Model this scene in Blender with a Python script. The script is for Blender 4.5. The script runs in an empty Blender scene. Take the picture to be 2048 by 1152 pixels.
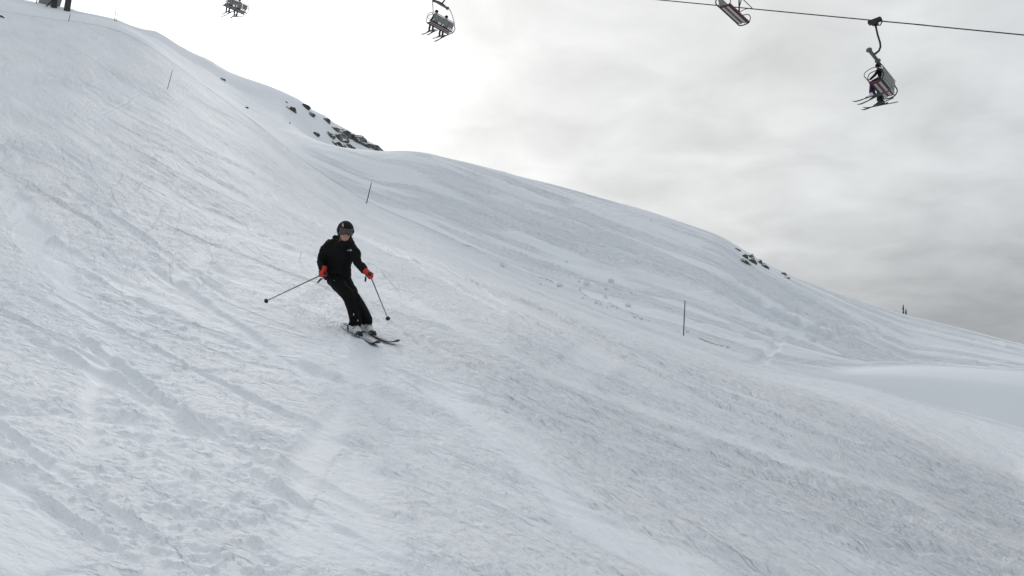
import bpy, bmesh, math, random
import numpy as np
from mathutils import Vector, Matrix, Euler

random.seed(7)
SC = bpy.context.scene
COL = SC.collection
R = math.radians

# ------------------------------------------------------------------ camera
FPX = 1774.0                      # focal length in photo pixels (2048 wide)
PITCH, ROLL = R(10.0), R(4.0)
F_ = Vector((0, math.cos(PITCH), math.sin(PITCH)))
R0 = Vector((1, 0, 0)); U0 = Vector((0, -math.sin(PITCH), math.cos(PITCH)))
RT = R0 * math.cos(ROLL) + U0 * math.sin(ROLL)
UP = -R0 * math.sin(ROLL) + U0 * math.cos(ROLL)
cam = bpy.data.cameras.new('camera'); cam_o = bpy.data.objects.new('camera', cam); COL.objects.link(cam_o)
M = Matrix((RT, UP, -F_)).transposed().to_4x4()
cam_o.matrix_world = M
cam.sensor_width = 36.0; cam.lens = 36.0 * FPX / 2048.0
cam.clip_start = 0.05; cam.clip_end = 20000
SC.camera = cam_o

def ray(u, v):
    return F_ + RT * ((u - 1024) / FPX) + UP * ((576 - v) / FPX)

# ------------------------------------------------------------------ exposure, sun, sky
SC.view_settings.view_transform = 'Standard'; SC.view_settings.look = 'None'
SC.view_settings.exposure = 0.0; SC.view_settings.gamma = 1.0
SUN_AZ, SUN_EL = R(-17.0), R(28.0)           # behind the ridge, up and to the left
sun_dir = Vector((math.sin(SUN_AZ) * math.cos(SUN_EL), math.cos(SUN_AZ) * math.cos(SUN_EL), math.sin(SUN_EL)))
sl = bpy.data.lights.new('sun', 'SUN'); sl.energy = 0.55; sl.angle = R(10); sl.color = (1.0, 0.99, 0.975)
so = bpy.data.objects.new('sun', sl); COL.objects.link(so)
so.rotation_euler = (-sun_dir).to_track_quat('-Z', 'Y').to_euler()

W = bpy.data.worlds.new('World'); SC.world = W; W.use_nodes = True
nt = W.node_tree; nt.nodes.clear()
def N(tree, typ, **kw):
    n = tree.nodes.new(typ)
    for k, v in kw.items(): setattr(n, k, v)
    return n
def mth(tree, op, a, b=None, c=None, clamp=False):
    n = N(tree, 'ShaderNodeMath', operation=op, use_clamp=clamp)
    for i, x in enumerate((a, b, c)):
        if x is None: continue
        if isinstance(x, (int, float)): n.inputs[i].default_value = x
        else: tree.links.new(x, n.inputs[i])
    return n.outputs[0]
def maprange(tree, val, a, b, c, d, smooth=True):
    n = N(tree, 'ShaderNodeMapRange'); n.interpolation_type = 'SMOOTHSTEP' if smooth else 'LINEAR'
    tree.links.new(val, n.inputs[0])
    for i, x in enumerate((a, b, c, d)): n.inputs[i + 1].default_value = x
    return n.outputs[0]
tc = N(nt, 'ShaderNodeTexCoord')
nrm = N(nt, 'ShaderNodeVectorMath', operation='NORMALIZE'); nt.links.new(tc.outputs['Generated'], nrm.inputs[0])
sep = N(nt, 'ShaderNodeSeparateXYZ'); nt.links.new(nrm.outputs[0], sep.inputs[0])
dx, dy, dz = sep.outputs
dt = N(nt, 'ShaderNodeVectorMath', operation='DOT_PRODUCT'); nt.links.new(nrm.outputs[0], dt.inputs[0])
g_dir = Vector((math.sin(R(-18)) * math.cos(R(24)), math.cos(R(-18)) * math.cos(R(24)), math.sin(R(24))))
dt.inputs[1].default_value = g_dir
dot = mth(nt, 'MAXIMUM', dt.outputs['Value'], 0.0)
# cloud deck: project the direction on a high flat layer
zz = mth(nt, 'ADD', mth(nt, 'MAXIMUM', dz, 0.0), 0.16)
cx = mth(nt, 'DIVIDE', dx, zz); cy = mth(nt, 'DIVIDE', dy, zz)
cmb = N(nt, 'ShaderNodeCombineXYZ'); nt.links.new(cx, cmb.inputs[0]); nt.links.new(cy, cmb.inputs[1])
def wnoise(scale, detail, rough, dist, stretch=(1, 1, 1), rot=0.0):
    mp = N(nt, 'ShaderNodeMapping'); mp.inputs['Scale'].default_value = stretch; mp.inputs['Rotation'].default_value = (0, 0, rot)
    nt.links.new(cmb.outputs[0], mp.inputs[0])
    n = N(nt, 'ShaderNodeTexNoise'); n.inputs['Scale'].default_value = scale; n.inputs['Detail'].default_value = detail
    n.inputs['Roughness'].default_value = rough; n.inputs['Distortion'].default_value = dist
    nt.links.new(mp.outputs[0], n.inputs['Vector']); return n.outputs[0]
n1 = wnoise(4.6, 6, 0.52, 0.35, (1.0, 1.0, 1), 0.5)
n2 = wnoise(1.1, 3, 0.5, 0.4, (1, 1, 1), 0.9)
n3 = wnoise(2.0, 5, 0.55, 0.4, (0.5, 2.2, 1), 0.15)
glow = mth(nt, 'ADD', mth(nt, 'MULTIPLY', mth(nt, 'POWER', dot, 80.0), 0.95),
           mth(nt, 'MULTIPLY', mth(nt, 'POWER', dot, 2.0), 0.29))
ovc = mth(nt, 'ADD', 0.62, mth(nt, 'MULTIPLY', mth(nt, 'MAXIMUM', dz, 0.0), 0.68))        # overcast: brighter overhead than low behind
fwd = maprange(nt, dot, 0.45, 0.85, 0, 1)
amb = mth(nt, 'MULTIPLY', 0.615, mth(nt, 'ADD', mth(nt, 'MULTIPLY', ovc, mth(nt, 'SUBTRACT', 1.0, fwd)), fwd))
base = mth(nt, 'ADD', amb, glow)
cl = mth(nt, 'ADD', mth(nt, 'MULTIPLY', mth(nt, 'SUBTRACT', n1, 0.5), 0.54),
         mth(nt, 'MULTIPLY', mth(nt, 'SUBTRACT', n2, 0.5), 0.30))
# thicker, greyer deck low over the right-hand side, with flat streaks
low = mth(nt, 'MULTIPLY', maprange(nt, dz, 0.33, 0.12, 0, 1), maprange(nt, dx, 0.05, 0.45, 0, 1))
streak = mth(nt, 'MULTIPLY', mth(nt, 'MULTIPLY', mth(nt, 'SUBTRACT', n3, 0.5), 0.55), low)
dark = mth(nt, 'SUBTRACT', 1.0, mth(nt, 'MULTIPLY', low, 0.42))
val = mth(nt, 'MULTIPLY', base, mth(nt, 'ADD', 1.0, mth(nt, 'ADD', cl, streak)))
val = mth(nt, 'MULTIPLY', val, dark)
val = mth(nt, 'MAXIMUM', val, 0.05)
warm = maprange(nt, dot, 0.3, 0.98, 0, 1)
tint = N(nt, 'ShaderNodeMix', data_type='RGBA'); nt.links.new(warm, tint.inputs['Factor'])
tint.inputs['A'].default_value = (0.905, 0.972, 1.045, 1); tint.inputs['B'].default_value = (0.99, 1.0, 0.985, 1)
mulc = N(nt, 'ShaderNodeVectorMath', operation='SCALE'); nt.links.new(tint.outputs['Result'], mulc.inputs[0]); nt.links.new(val, mulc.inputs['Scale'])
sky = N(nt, 'ShaderNodeTexSky'); sky.sky_type = 'NISHITA'; sky.sun_disc = False
sky.sun_elevation = SUN_EL; sky.sun_rotation = SUN_AZ
bg1 = N(nt, 'ShaderNodeBackground'); nt.links.new(sky.outputs[0], bg1.inputs[0]); bg1.inputs[1].default_value = 0.06
bg2 = N(nt, 'ShaderNodeBackground'); nt.links.new(mulc.outputs[0], bg2.inputs[0]); bg2.inputs[1].default_value = 1.0
mixs = N(nt, 'ShaderNodeMixShader'); mixs.inputs[0].default_value = 0.94
nt.links.new(bg1.outputs[0], mixs.inputs[1]); nt.links.new(bg2.outputs[0], mixs.inputs[2])
wo = N(nt, 'ShaderNodeOutputWorld'); nt.links.new(mixs.outputs[0], wo.inputs[0])

# ------------------------------------------------------------------ materials
def mat(name, color, rough=0.6, metal=0.0, var=0.0, vscale=8.0, bump=0.0, bscale=40.0, spec=0.5):
    m = bpy.data.materials.new(name); m.use_nodes = True; t = m.node_tree
    b = t.nodes['Principled BSDF']; b.inputs['Base Color'].default_value = (*color, 1)
    b.inputs['Roughness'].default_value = rough; b.inputs['Metallic'].default_value = metal
    b.inputs['Specular IOR Level'].default_value = spec
    tcn = N(t, 'ShaderNodeTexCoord')
    n = N(t, 'ShaderNodeTexNoise'); n.inputs['Scale'].default_value = vscale; n.inputs['Detail'].default_value = 4
    t.links.new(tcn.outputs['Object'], n.inputs['Vector'])
    if var > 0:
        mx = N(t, 'ShaderNodeMix', data_type='RGBA'); t.links.new(n.outputs[0], mx.inputs['Factor'])
        mx.inputs['A'].default_value = (*[c * (1 - var) for c in color], 1)
        mx.inputs['B'].default_value = (*[min(1, c * (1 + var)) for c in color], 1)
        t.links.new(mx.outputs['Result'], b.inputs['Base Color'])
    if bump > 0:
        n2_ = N(t, 'ShaderNodeTexNoise'); n2_.inputs['Scale'].default_value = bscale; n2_.inputs['Detail'].default_value = 3
        t.links.new(tcn.outputs['Object'], n2_.inputs['Vector'])
        bp = N(t, 'ShaderNodeBump'); bp.inputs['Strength'].default_value = bump; bp.inputs['Distance'].default_value = 0.02
        t.links.new(n2_.outputs[0], bp.inputs['Height']); t.links.new(bp.outputs[0], b.inputs['Normal'])
    return m

MT = dict(
    jacket=mat('black_softshell', (0.0085, 0.009, 0.0088), 0.75, var=0.3, bump=0.5, bscale=22, spec=0.12),
    trousers=mat('black_ski_trousers', (0.006, 0.0068, 0.0065), 0.75, var=0.3, bump=0.4, bscale=18, spec=0.12),
    helmet=mat('matt_black_helmet', (0.008, 0.009, 0.009), 0.6, var=0.2, spec=0.15),
    skin=mat('skin', (0.50, 0.26, 0.20), 0.5, var=0.08, vscale=30),
    lens=mat('brown_lens', (0.045, 0.043, 0.036), 0.18, spec=0.6),
    black=mat('black_rubber', (0.012, 0.012, 0.013), 0.55),
    red=mat('red_glove_fabric', (0.55, 0.028, 0.012), 0.6, var=0.2, bump=0.3, bscale=60),
    boot=mat('pale_grey_boot_plastic', (0.68, 0.70, 0.71), 0.35, var=0.12, vscale=14),
    buckle=mat('dark_buckle', (0.05, 0.05, 0.055), 0.35, metal=0.6),
    skitop=mat('ski_topsheet', (0.36, 0.38, 0.39), 0.65, var=0.5, vscale=5, spec=0.2),
    skiedge=mat('ski_edge', (0.02, 0.02, 0.022), 0.4),
    alu=mat('grey_pole_alloy', (0.10, 0.10, 0.105), 0.4, metal=0.5, var=0.1),
    logo=mat('pale_print', (0.62, 0.64, 0.64), 0.6),
    teal=mat('teal_print', (0.10, 0.24, 0.22), 0.6),
    sticker=mat('pink_sticker', (0.62, 0.30, 0.27), 0.5, var=0.25, vscale=60),
    steel=mat('lift_steel', (0.035, 0.037, 0.038), 0.5, metal=0.4, var=0.3),
    galv=mat('galvanised_steel', (0.14, 0.145, 0.13), 0.5, metal=0.3, var=0.25),
    seatback=mat('grey_seat_shell', (0.23, 0.235, 0.22), 0.55, var=0.25, vscale=4),
    seatpale=mat('pale_seat_rim', (0.42, 0.43, 0.43), 0.5, var=0.1),
    seatred=mat('rust_red_cushion', (0.20, 0.045, 0.028), 0.65, var=0.3),
    tower=mat('tower_grey_paint', (0.045, 0.046, 0.043), 0.6, var=0.3, vscale=2),
    panel=mat('pale_grey_cladding', (0.22, 0.23, 0.225), 0.7, var=0.15, vscale=1.5),
    marker=mat('dark_marker_pole', (0.035, 0.026, 0.024), 0.6, var=0.3),
    markergrey=mat('weathered_marker_pole', (0.14, 0.145, 0.15), 0.7, var=0.2),
    cloth_black=mat('black_ski_clothes', (0.012, 0.013, 0.013), 0.8, spec=0.1),
    cloth_green=mat('dark_green_ski_clothes', (0.02, 0.032, 0.018), 0.8, spec=0.1),
    cloth_teal=mat('teal_ski_trousers', (0.02, 0.055, 0.065), 0.8, spec=0.1),
    cloth_maroon=mat('maroon_ski_trousers', (0.10, 0.018, 0.02), 0.8, spec=0.1),
    cloth_violet=mat('violet_ski_trousers', (0.06, 0.025, 0.085), 0.8, spec=0.1),
    cloth_grey=mat('grey_blue_ski_trousers', (0.10, 0.11, 0.16), 0.8, spec=0.1),
    cloth_red=mat('brick_red_ski_jacket', (0.14, 0.03, 0.028), 0.8, spec=0.1),
)

def snow_mat():
    m = bpy.data.materials.new('snow'); m.use_nodes = True; t = m.node_tree
    b = t.nodes['Principled BSDF']; b.inputs['Roughness'].default_value = 0.65; b.inputs['Specular IOR Level'].default_value = 0.25
    at = N(t, 'ShaderNodeAttribute'); at.attribute_name = 'flow'
    ar = N(t, 'ShaderNodeAttribute'); ar.attribute_name = 'rough'
    def nz(scale, stretch, detail=4, rough=0.55, dist=0.0):
        mp = N(t, 'ShaderNodeMapping'); mp.inputs['Scale'].default_value = stretch; t.links.new(at.outputs['Vector'], mp.inputs[0])
        n = N(t, 'ShaderNodeTexNoise'); n.inputs['Scale'].default_value = scale; n.inputs['Detail'].default_value = detail
        n.inputs['Roughness'].default_value = rough; n.inputs['Distortion'].default_value = dist
        t.links.new(mp.outputs[0], n.inputs['Vector']); return n.outputs[0]
    a = nz(1.0, (1.3, 5.0, 1), 8, 0.60, 0.3)         # broken crust, drawn out along the run
    d = nz(20.0, (0.6, 1, 1), 5, 0.72)               # granular crust
    pm = nz(1.0, (0.10, 0.30, 1), 4, 0.6, 0.4)       # patches
    def scratch(rot, ln, wd, width, off):
        mp = N(t, 'ShaderNodeMapping'); mp.inputs['Rotation'].default_value = (0, 0, rot); mp.inputs['Location'].default_value = (off, off * 0.7, 0)
        t.links.new(at.outputs['Vector'], mp.inputs[0])
        m2_ = N(t, 'ShaderNodeMapping'); m2_.inputs['Scale'].default_value = (1 / ln, 1 / wd, 1); t.links.new(mp.outputs[0], m2_.inputs[0])
        n = N(t, 'ShaderNodeTexNoise'); n.inputs['Scale'].default_value = 1.0; n.inputs['Detail'].default_value = 1.0; n.inputs['Distortion'].default_value = 0.1
        t.links.new(m2_.outputs[0], n.inputs['Vector'])
        l = maprange(t, mth(t, 'ABSOLUTE', mth(t, 'SUBTRACT', n.outputs[0], 0.5)), 0.0, width, 1, 0)
        k = N(t, 'ShaderNodeTexNoise'); k.inputs['Scale'].default_value = 0.35; k.inputs['Detail'].default_value = 2
        m3 = N(t, 'ShaderNodeMapping'); m3.inputs['Location'].default_value = (off * 3, off, 0); m3.inputs['Scale'].default_value = (0.5, 1.6, 1); t.links.new(mp.outputs[0], m3.inputs[0])
        t.links.new(m3.outputs[0], k.inputs['Vector'])
        return mth(t, 'MULTIPLY', l, maprange(t, k.outputs[0], 0.48, 0.60, 0, 1))
    sc = mth(t, 'ADD', scratch(0.05, 8, 0.55, 0.035, 1.3), scratch(-0.16, 9, 0.7, 0.03, 5.1))
    sc = mth(t, 'ADD', sc, mth(t, 'ADD', scratch(-0.3, 8, 0.9, 0.03, 9.7), scratch(-0.02, 14, 1.3, 0.035, 14.2)))
    def dash(fr, lo, hi, seed):                       # crisp little breaks in the crust, longer than wide
        mp = N(t, 'ShaderNodeMapping'); mp.inputs['Scale'].default_value = (fr * 0.34, fr, 1); mp.inputs['Location'].default_value = (seed, seed * 1.7, 0)
        mp.inputs['Rotation'].default_value = (0, 0, 0.12 * math.sin(seed)); t.links.new(at.outputs['Vector'], mp.inputs[0])
        n = N(t, 'ShaderNodeTexNoise'); n.inputs['Scale'].default_value = 1.0; n.inputs['Detail'].default_value = 2.0; n.inputs['Roughness'].default_value = 0.6; n.inputs['Distortion'].default_value = 0.4
        t.links.new(mp.outputs[0], n.inputs['Vector']); return maprange(t, n.outputs[0], lo, hi, 0, 1)
    h = mth(t, 'ADD', mth(t, 'MULTIPLY', a, 0.080), mth(t, 'MULTIPLY', d, 0.022))
    h = mth(t, 'ADD', h, mth(t, 'ADD', mth(t, 'MULTIPLY', dash(26, 0.50, 0.68, 1.1), 0.0075), mth(t, 'MULTIPLY', dash(10, 0.50, 0.68, 4.3), 0.0145)))
    h = mth(t, 'ADD', h, mth(t, 'MULTIPLY', dash(3.6, 0.50, 0.66, 7.7), 0.016))
    h = mth(t, 'SUBTRACT', h, mth(t, 'MULTIPLY', sc, 0.022))
    h = mth(t, 'MULTIPLY', h, ar.outputs['Fac'])
    bp = N(t, 'ShaderNodeBump'); bp.inputs['Strength'].default_value = 1.0; bp.inputs['Distance'].default_value = 1.6
    t.links.new(h, bp.inputs['Height']); t.links.new(bp.outputs[0], b.inputs['Normal'])
    mx = N(t, 'ShaderNodeMix', data_type='RGBA'); t.links.new(maprange(t, pm, 0.3, 0.7, 0, 1), mx.inputs['Factor'])
    mx.inputs['A'].default_value = (0.85, 0.872, 0.90, 1); mx.inputs['B'].default_value = (0.90, 0.912, 0.925, 1)
    # greyer base colour in long streaks, stronger where the rough attribute is higher
    cr = nz(1.0, (0.12, 0.9, 1), 7, 0.66, 0.6)
    cf = mth(t, 'MULTIPLY', maprange(t, cr, 0.46, 0.60, 0, 1), maprange(t, ar.outputs['Fac'], 0.2, 1.2, 0.15, 1.0))
    m2 = N(t, 'ShaderNodeMix', data_type='RGBA'); t.links.new(cf, m2.inputs['Factor'])
    t.links.new(mx.outputs['Result'], m2.inputs['A']); m2.inputs['B'].default_value = (0.80, 0.828, 0.868, 1)
    t.links.new(m2.outputs['Result'], b.inputs['Base Color'])
    return m
MT['snow'] = snow_mat()
def chunk_mat():
    return mat('packed_snow_lump', (0.80, 0.82, 0.85), 0.7, var=0.03, bump=0.6, bscale=9)
MT['chunk'] = chunk_mat()

def rock_mat():
    m = bpy.data.materials.new('snowy_rock'); m.use_nodes = True; t = m.node_tree
    b = t.nodes['Principled BSDF']; b.inputs['Roughness'].default_value = 0.85
    tcn = N(t, 'ShaderNodeTexCoord'); geo = N(t, 'ShaderNodeNewGeometry')
    n = N(t, 'ShaderNodeTexNoise'); n.inputs['Scale'].default_value = 2.2; n.inputs['Detail'].default_value = 6
    t.links.new(geo.outputs['Position'], n.inputs['Vector'])
    cr = N(t, 'ShaderNodeValToRGB'); e = cr.color_ramp.elements
    e[0].position = 0.3; e[0].color = (0.03, 0.029, 0.028, 1); e[1].position = 0.68; e[1].color = (0.24, 0.235, 0.215, 1)
    x = e.new(0.5); x.color = (0.10, 0.102, 0.09, 1)
    t.links.new(n.outputs[0], cr.inputs[0])
    sp = N(t, 'ShaderNodeSeparateXYZ'); t.links.new(geo.outputs['Normal'], sp.inputs[0])
    n2_ = N(t, 'ShaderNodeTexNoise'); n2_.inputs['Scale'].default_value = 1.1; n2_.inputs['Detail'].default_value = 6
    t.links.new(geo.outputs['Position'], n2_.inputs['Vector'])
    sm = maprange(t, mth(t, 'ADD', mth(t, 'MULTIPLY', sp.outputs[2], 0.85), mth(t, 'MULTIPLY', mth(t, 'SUBTRACT', n2_.outputs[0], 0.5), 3.2)), 0.42, 0.50, 0, 1)
    mx = N(t, 'ShaderNodeMix', data_type='RGBA'); t.links.new(sm, mx.inputs['Factor'])
    t.links.new(cr.outputs[0], mx.inputs['A']); mx.inputs['B'].default_value = (0.82, 0.84, 0.86, 1)
    t.links.new(mx.outputs['Result'], b.inputs['Base Color'])
    bp = N(t, 'ShaderNodeBump'); bp.inputs['Strength'].default_value = 0.7; bp.inputs['Distance'].default_value = 0.25
    t.links.new(n.outputs[0], bp.inputs['Height']); t.links.new(bp.outputs[0], b.inputs['Normal'])
    return m
MT['rock'] = rock_mat()

# ------------------------------------------------------------------ numpy noise
def _hash(ix, iy, seed):
    h = (ix.astype(np.int64) * 374761393 + iy.astype(np.int64) * 668265263 + seed * 974634777) & 0xffffffff
    h = ((h ^ (h >> 13)) * 1274126177) & 0xffffffff
    h = ((h ^ (h >> 16)) * 2246822519) & 0xffffffff
    return ((h ^ (h >> 15)) & 0xffffff).astype(np.float32) / 16777216.0
def vn(x, y, seed=0):
    ix = np.floor(x); iy = np.floor(y); fx = (x - ix).astype(np.float32); fy = (y - iy).astype(np.float32)
    ux = fx * fx * fx * (fx * (fx * 6 - 15) + 10); uy = fy * fy * fy * (fy * (fy * 6 - 15) + 10)
    a = _hash(ix, iy, seed); b = _hash(ix + 1, iy, seed); c = _hash(ix, iy + 1, seed); d = _hash(ix + 1, iy + 1, seed)
    return 2 * ((a + (b - a) * ux) * (1 - uy) + (c + (d - c) * ux) * uy) - 1
def fbm(x, y, seed=0, oct=4, g=0.5):
    s = 0; a = 1.0; n = 0
    for k in range(oct):
        s = s + a * vn(x * 2 ** k + 17.3 * k, y * 2 ** k - 9.1 * k, seed + k); n += a; a *= g
    return s / n
def lumps(x, y, seed, present=0.5):
    """raised rounded lumps scattered in cells, 0..1"""
    ix = np.floor(x); iy = np.floor(y); out = np.zeros(x.shape, np.float32)
    for i in (-1, 0, 1):
        for j in (-1, 0, 1):
            cx = ix + i; cy = iy + j
            px = cx + _hash(cx, cy, seed); py = cy + _hash(cx, cy, seed + 1)
            rad = 0.18 + 0.5 * _hash(cx, cy, seed + 2) ** 2
            on = _hash(cx, cy, seed + 3) < present
            d2 = ((x - px) ** 2 + (y - py) ** 2) / rad ** 2
            out = np.maximum(out, np.where(on, np.clip(1 - d2, 0, 1) ** 0.6 * rad * 1.5, 0))
    return out
def sst(x, a, b):
    t = np.clip((x - a) / (b - a), 0, 1); return t * t * (3 - 2 * t)
def pchip(x, y, q):
    h = np.diff(x); d = np.diff(y) / h; m = np.zeros_like(x)
    m[0] = d[0]; m[-1] = d[-1]
    for i in range(1, len(x) - 1):
        if d[i - 1] * d[i] > 0:
            w1 = 2 * h[i] + h[i - 1]; w2 = h[i] + 2 * h[i - 1]
            m[i] = (w1 + w2) / (w1 / d[i - 1] + w2 / d[i])
    k = np.clip(np.searchsorted(x, q, side='right') - 1, 0, len(x) - 2)
    t = (q - x[k]) / h[k]
    return ((2 * t ** 3 - 3 * t ** 2 + 1) * y[k] + (t ** 3 - 2 * t ** 2 + t) * h[k] * m[k]
            + (-2 * t ** 3 + 3 * t ** 2) * y[k + 1] + (t ** 3 - t ** 2) * h[k] * m[k + 1])

# ------------------------------------------------------------------ terrain: one height field around the viewer, out to the valley
# measured crest lines of the slope: (photo x, photo y, horizontal range in m)
E1 = [(-400, -60, 92), (0, 25, 95), (150, 45, 97), (236, 52, 99), (302, 92, 93), (347, 130, 88), (410, 172, 84), (503, 238, 78), (560, 290, 72),
      (640, 345, 66), (733, 407, 62), (870, 460, 57), (1000, 528, 53), (1180, 600, 48), (1367, 670, 43), (1520, 725, 41),
      (1650, 768, 40), (1800, 805, 39), (2048, 862, 37), (2300, 930, 36)]
E2 = [(-400, -90, 100), (0, 0, 102), (150, 32, 103), (236, 46, 104), (302, 84, 97), (347, 121, 93), (410, 163, 89), (503, 229, 84), (560, 262, 81),
      (608, 276, 80), (650, 288, 80), (700, 297, 80), (765, 304, 82), (800, 304, 83), (830, 306, 84), (900, 325, 86), (1000, 357, 88), (1150, 400, 90),
      (1300, 440, 92), (1440, 485, 94), (1520, 530, 95), (1580, 557, 96), (1700, 598, 98), (1800, 628, 100), (1900, 652, 102),
      (2048, 691, 104), (2300, 760, 106)]
E3 = [(-400, -130, 112), (-100, -38, 112), (0, -12, 110), (30, -2, 109), (75, 6, 108), (100, 12, 108), (145, 19, 108), (150, 23, 108), (190, 32, 108),
      (235, 41, 109), (260, 53, 110), (290, 62, 110), (310, 65, 111), (330, 77, 111), (355, 95, 112), (385, 113, 112), (420, 128, 113), (455, 150, 114), (490, 165, 114),
      (530, 179, 115), (565, 194, 115), (598, 207, 115), (622, 226, 115), (650, 238, 115), (665, 250, 115), (690, 262, 115), (705, 271, 115),
      (735, 287, 115), (752, 296, 115), (766, 305, 115), (800, 338, 116), (860, 385, 118), (1000, 450, 120),
      (1300, 520, 128), (1580, 590, 140), (1800, 634, 150), (2048, 697, 155), (2300, 770, 158)]
def curve(c):
    az, te, rr = [], [], []
    for u, v, r in c:
        d = ray(u, v); az.append(math.atan2(d.x, d.y)); te.append(d.z / math.hypot(d.x, d.y)); rr.append(r)
    return np.array(az), np.array(te), np.array(rr, float)
C1, C2, C3 = curve(E1), curve(E2), curve(E3)
def az_of(u, v):
    d = ray(u, v); return math.atan2(d.x, d.y)
LIP0 = curve([(1450, 690, 44.5), (1690, 738, 45), (1850, 733, 46), (2048, 744, 47), (2300, 775, 48)])

fine = np.linspace(R(-33.5), R(33.5), 1180)
co = np.concatenate([np.linspace(R(33.5), R(60), 40)[1:], np.linspace(R(60), R(300), 60)[1:-1], np.linspace(R(-60), R(-33.5), 40)[:-1] + 2 * math.pi])
AZ = np.concatenate([fine, co])
rs = [0.35]
while rs[-1] < 3.0: rs.append(rs[-1] * 1.06)
while rs[-1] < 126: rs.append(rs[-1] * 1.0040)
while rs[-1] < 240: rs.append(rs[-1] * 1.02)
while rs[-1] < 9000: rs.append(rs[-1] * 1.15)
RR = np.array(rs)
nA, nR = len(AZ), len(RR)
def gsm(a, sg):
    k = np.arange(-4 * sg, 4 * sg + 1); w = np.exp(-0.5 * (k / sg) ** 2); w /= w.sum()
    return np.convolve(np.pad(a, 4 * sg, mode='edge'), w, mode='valid')
ACL = np.linspace(R(-36), R(36), 1400)
def smooth_curve(c, sg_t, sg_r):
    return ACL, gsm(np.interp(ACL, c[0], c[1]), sg_t), gsm(np.interp(ACL, c[0], c[2]), sg_r)
LIP = smooth_curve(LIP0, 20, 30); C1 = smooth_curve(C1, 34, 50); C2 = smooth_curve(C2, 12, 50); C3 = smooth_curve(C3, 2, 50)
H = np.zeros((nA, nR)); rE1 = np.zeros(nA); rE2 = np.zeros(nA); rE3 = np.zeros(nA)
for i, a0 in enumerate(AZ):
    a = (a0 + math.pi) % (2 * math.pi) - math.pi
    ac = min(max(a, R(-36)), R(36))
    a_ = 0.166 * math.cos(ac) - 0.05 * math.sin(ac)
    c_ = float(np.interp(ac, [R(0), R(30)], [0.0055, -0.0008]))
    near = lambda r: -1.6 + a_ * r + c_ * r * r
    r1 = float(np.interp(ac, C1[0], C1[2])); z1 = r1 * float(np.interp(ac, C1[0], C1[1]))
    r2 = float(np.interp(ac, C2[0], C2[2])); z2 = r2 * float(np.interp(ac, C2[0], C2[1]))
    r3 = float(np.interp(ac, C3[0], C3[2])); z3 = r3 * float(np.interp(ac, C3[0], C3[1]))
    rE1[i], rE2[i], rE3[i] = r1, r2, r3
    kx = [0.0, 4, 8, 11, 14]; kz = [near(r) for r in kx]
    kx.append(r1); kz.append(z1)
    # gully behind the piste edge on the right, with a drifted lip beyond it
    kx.append(r2); kz.append(z2)
    # dip behind the rim of the hill
    dd = float(np.interp(ac, [az_of(560, 260), az_of(680, 290), az_of(900, 330)], [0, 3.0, 1.5]))
    f = 0.5; kx.append(r2 + f * (r3 - r2)); kz.append(z2 + f * (z3 - z2) - dd)
    kx.append(r3); kz.append(z3)
    pl = float(sst(np.array(ac), R(12), R(20)))
    kx += [r3 + 8, r3 + 55, 320, 900, 3000, 10000]; kz += [z3 - 1.2 * (1 - pl) + pl * (z3 / r3 * 8 - 0.1), (z3 - 17) * (1 - pl) + pl * (z3 + z3 / r3 * 55 - 0.35), z3 - 70, -200, -350, -420]
    kx = np.array(kx, float); kz = np.array(kz, float)
    prof = pchip(kx, kz, RR)
    # gully behind the piste edge on the right, with a drifted lip beyond it
    wl = float(sst(np.array(ac), az_of(1480, 700), az_of(1760, 740)))
    if wl > 0:
        rl = float(np.interp(ac, LIP[0], LIP[2])); zl = rl * float(np.interp(ac, LIP[0], LIP[1]))
        dl = rl - r1; gx = np.array([r1, r1 + 0.28 * dl, r1 + 0.48 * dl, r1 + 0.62 * dl, rl, rl + 8]); b8 = float(np.interp(rl + 8, RR, prof))
        gz = np.array([z1, z1 - 1.1, z1 - 0.8, z1 + 0.68 * (zl - z1), zl, max(b8, zl + 0.5)])
        at_ = int(np.searchsorted(kx, r1)); g2 = pchip(np.concatenate([kx[:at_], gx, kx[at_ + 1:]]), np.concatenate([kz[:at_], gz, kz[at_ + 1:]]), RR)
        prof = prof + wl * (g2 - prof)
    w = float(1 - sst(np.array(abs(a)), R(37), R(75)))
    if w < 1:
        sl_ = 0.166 * math.cos(a) - 0.16 * math.sin(a)
        alt = -1.6 + sl_ * 90 * (1 - np.exp(-RR / 90.0)) - 300 * sst(RR, 150, 3000)
        prof = prof * w + alt * (1 - w)
    H[i] = prof
# smooth the crests a little along azimuth so no radial creases show
for _ in range(3):
    Hf = H[:1180].copy(); Hf[1:-1] = 0.25 * H[:1178] + 0.5 * H[1:1179] + 0.25 * H[2:1180]; H[:1180] = Hf

A2, R2 = np.meshgrid(AZ, RR, indexing='ij')
X = (np.sin(A2) * R2); Y = (np.cos(A2) * R2)
DU = (-0.62, 0.785)
S = X * DU[0] + Y * DU[1]; T = X * DU[1] - Y * DU[0]
wn = 1 - sst(Y, 6, 24)                # the scrape marks fan out over the flatter foot of the slope
T = T + wn * np.where(X < 0, 0.45 * 2 * np.log(np.cosh(np.clip(X, -60, 0) / 2)), 1.5 * 4 * np.log(np.cosh(np.clip(X, 0, 60) / 4)))
T = T + 0.5 * vn(S / 11, T / 9, 3) + 0.12 * vn(S / 3.1, T / 2.5, 4)
p1 = R2 / rE1[:, None]; inp = 1 - sst(p1, 0.985, 1.03)                     # 1 on the piste
hill = (1 - inp) * (1 - sst(R2 / rE2[:, None], 0.99, 1.01))
AZw = (A2 + math.pi) % (2 * math.pi) - math.pi
uleft = 1 - sst(AZw, az_of(560, 270), az_of(680, 330))                        # smooth wind-packed ridge on the left
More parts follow.
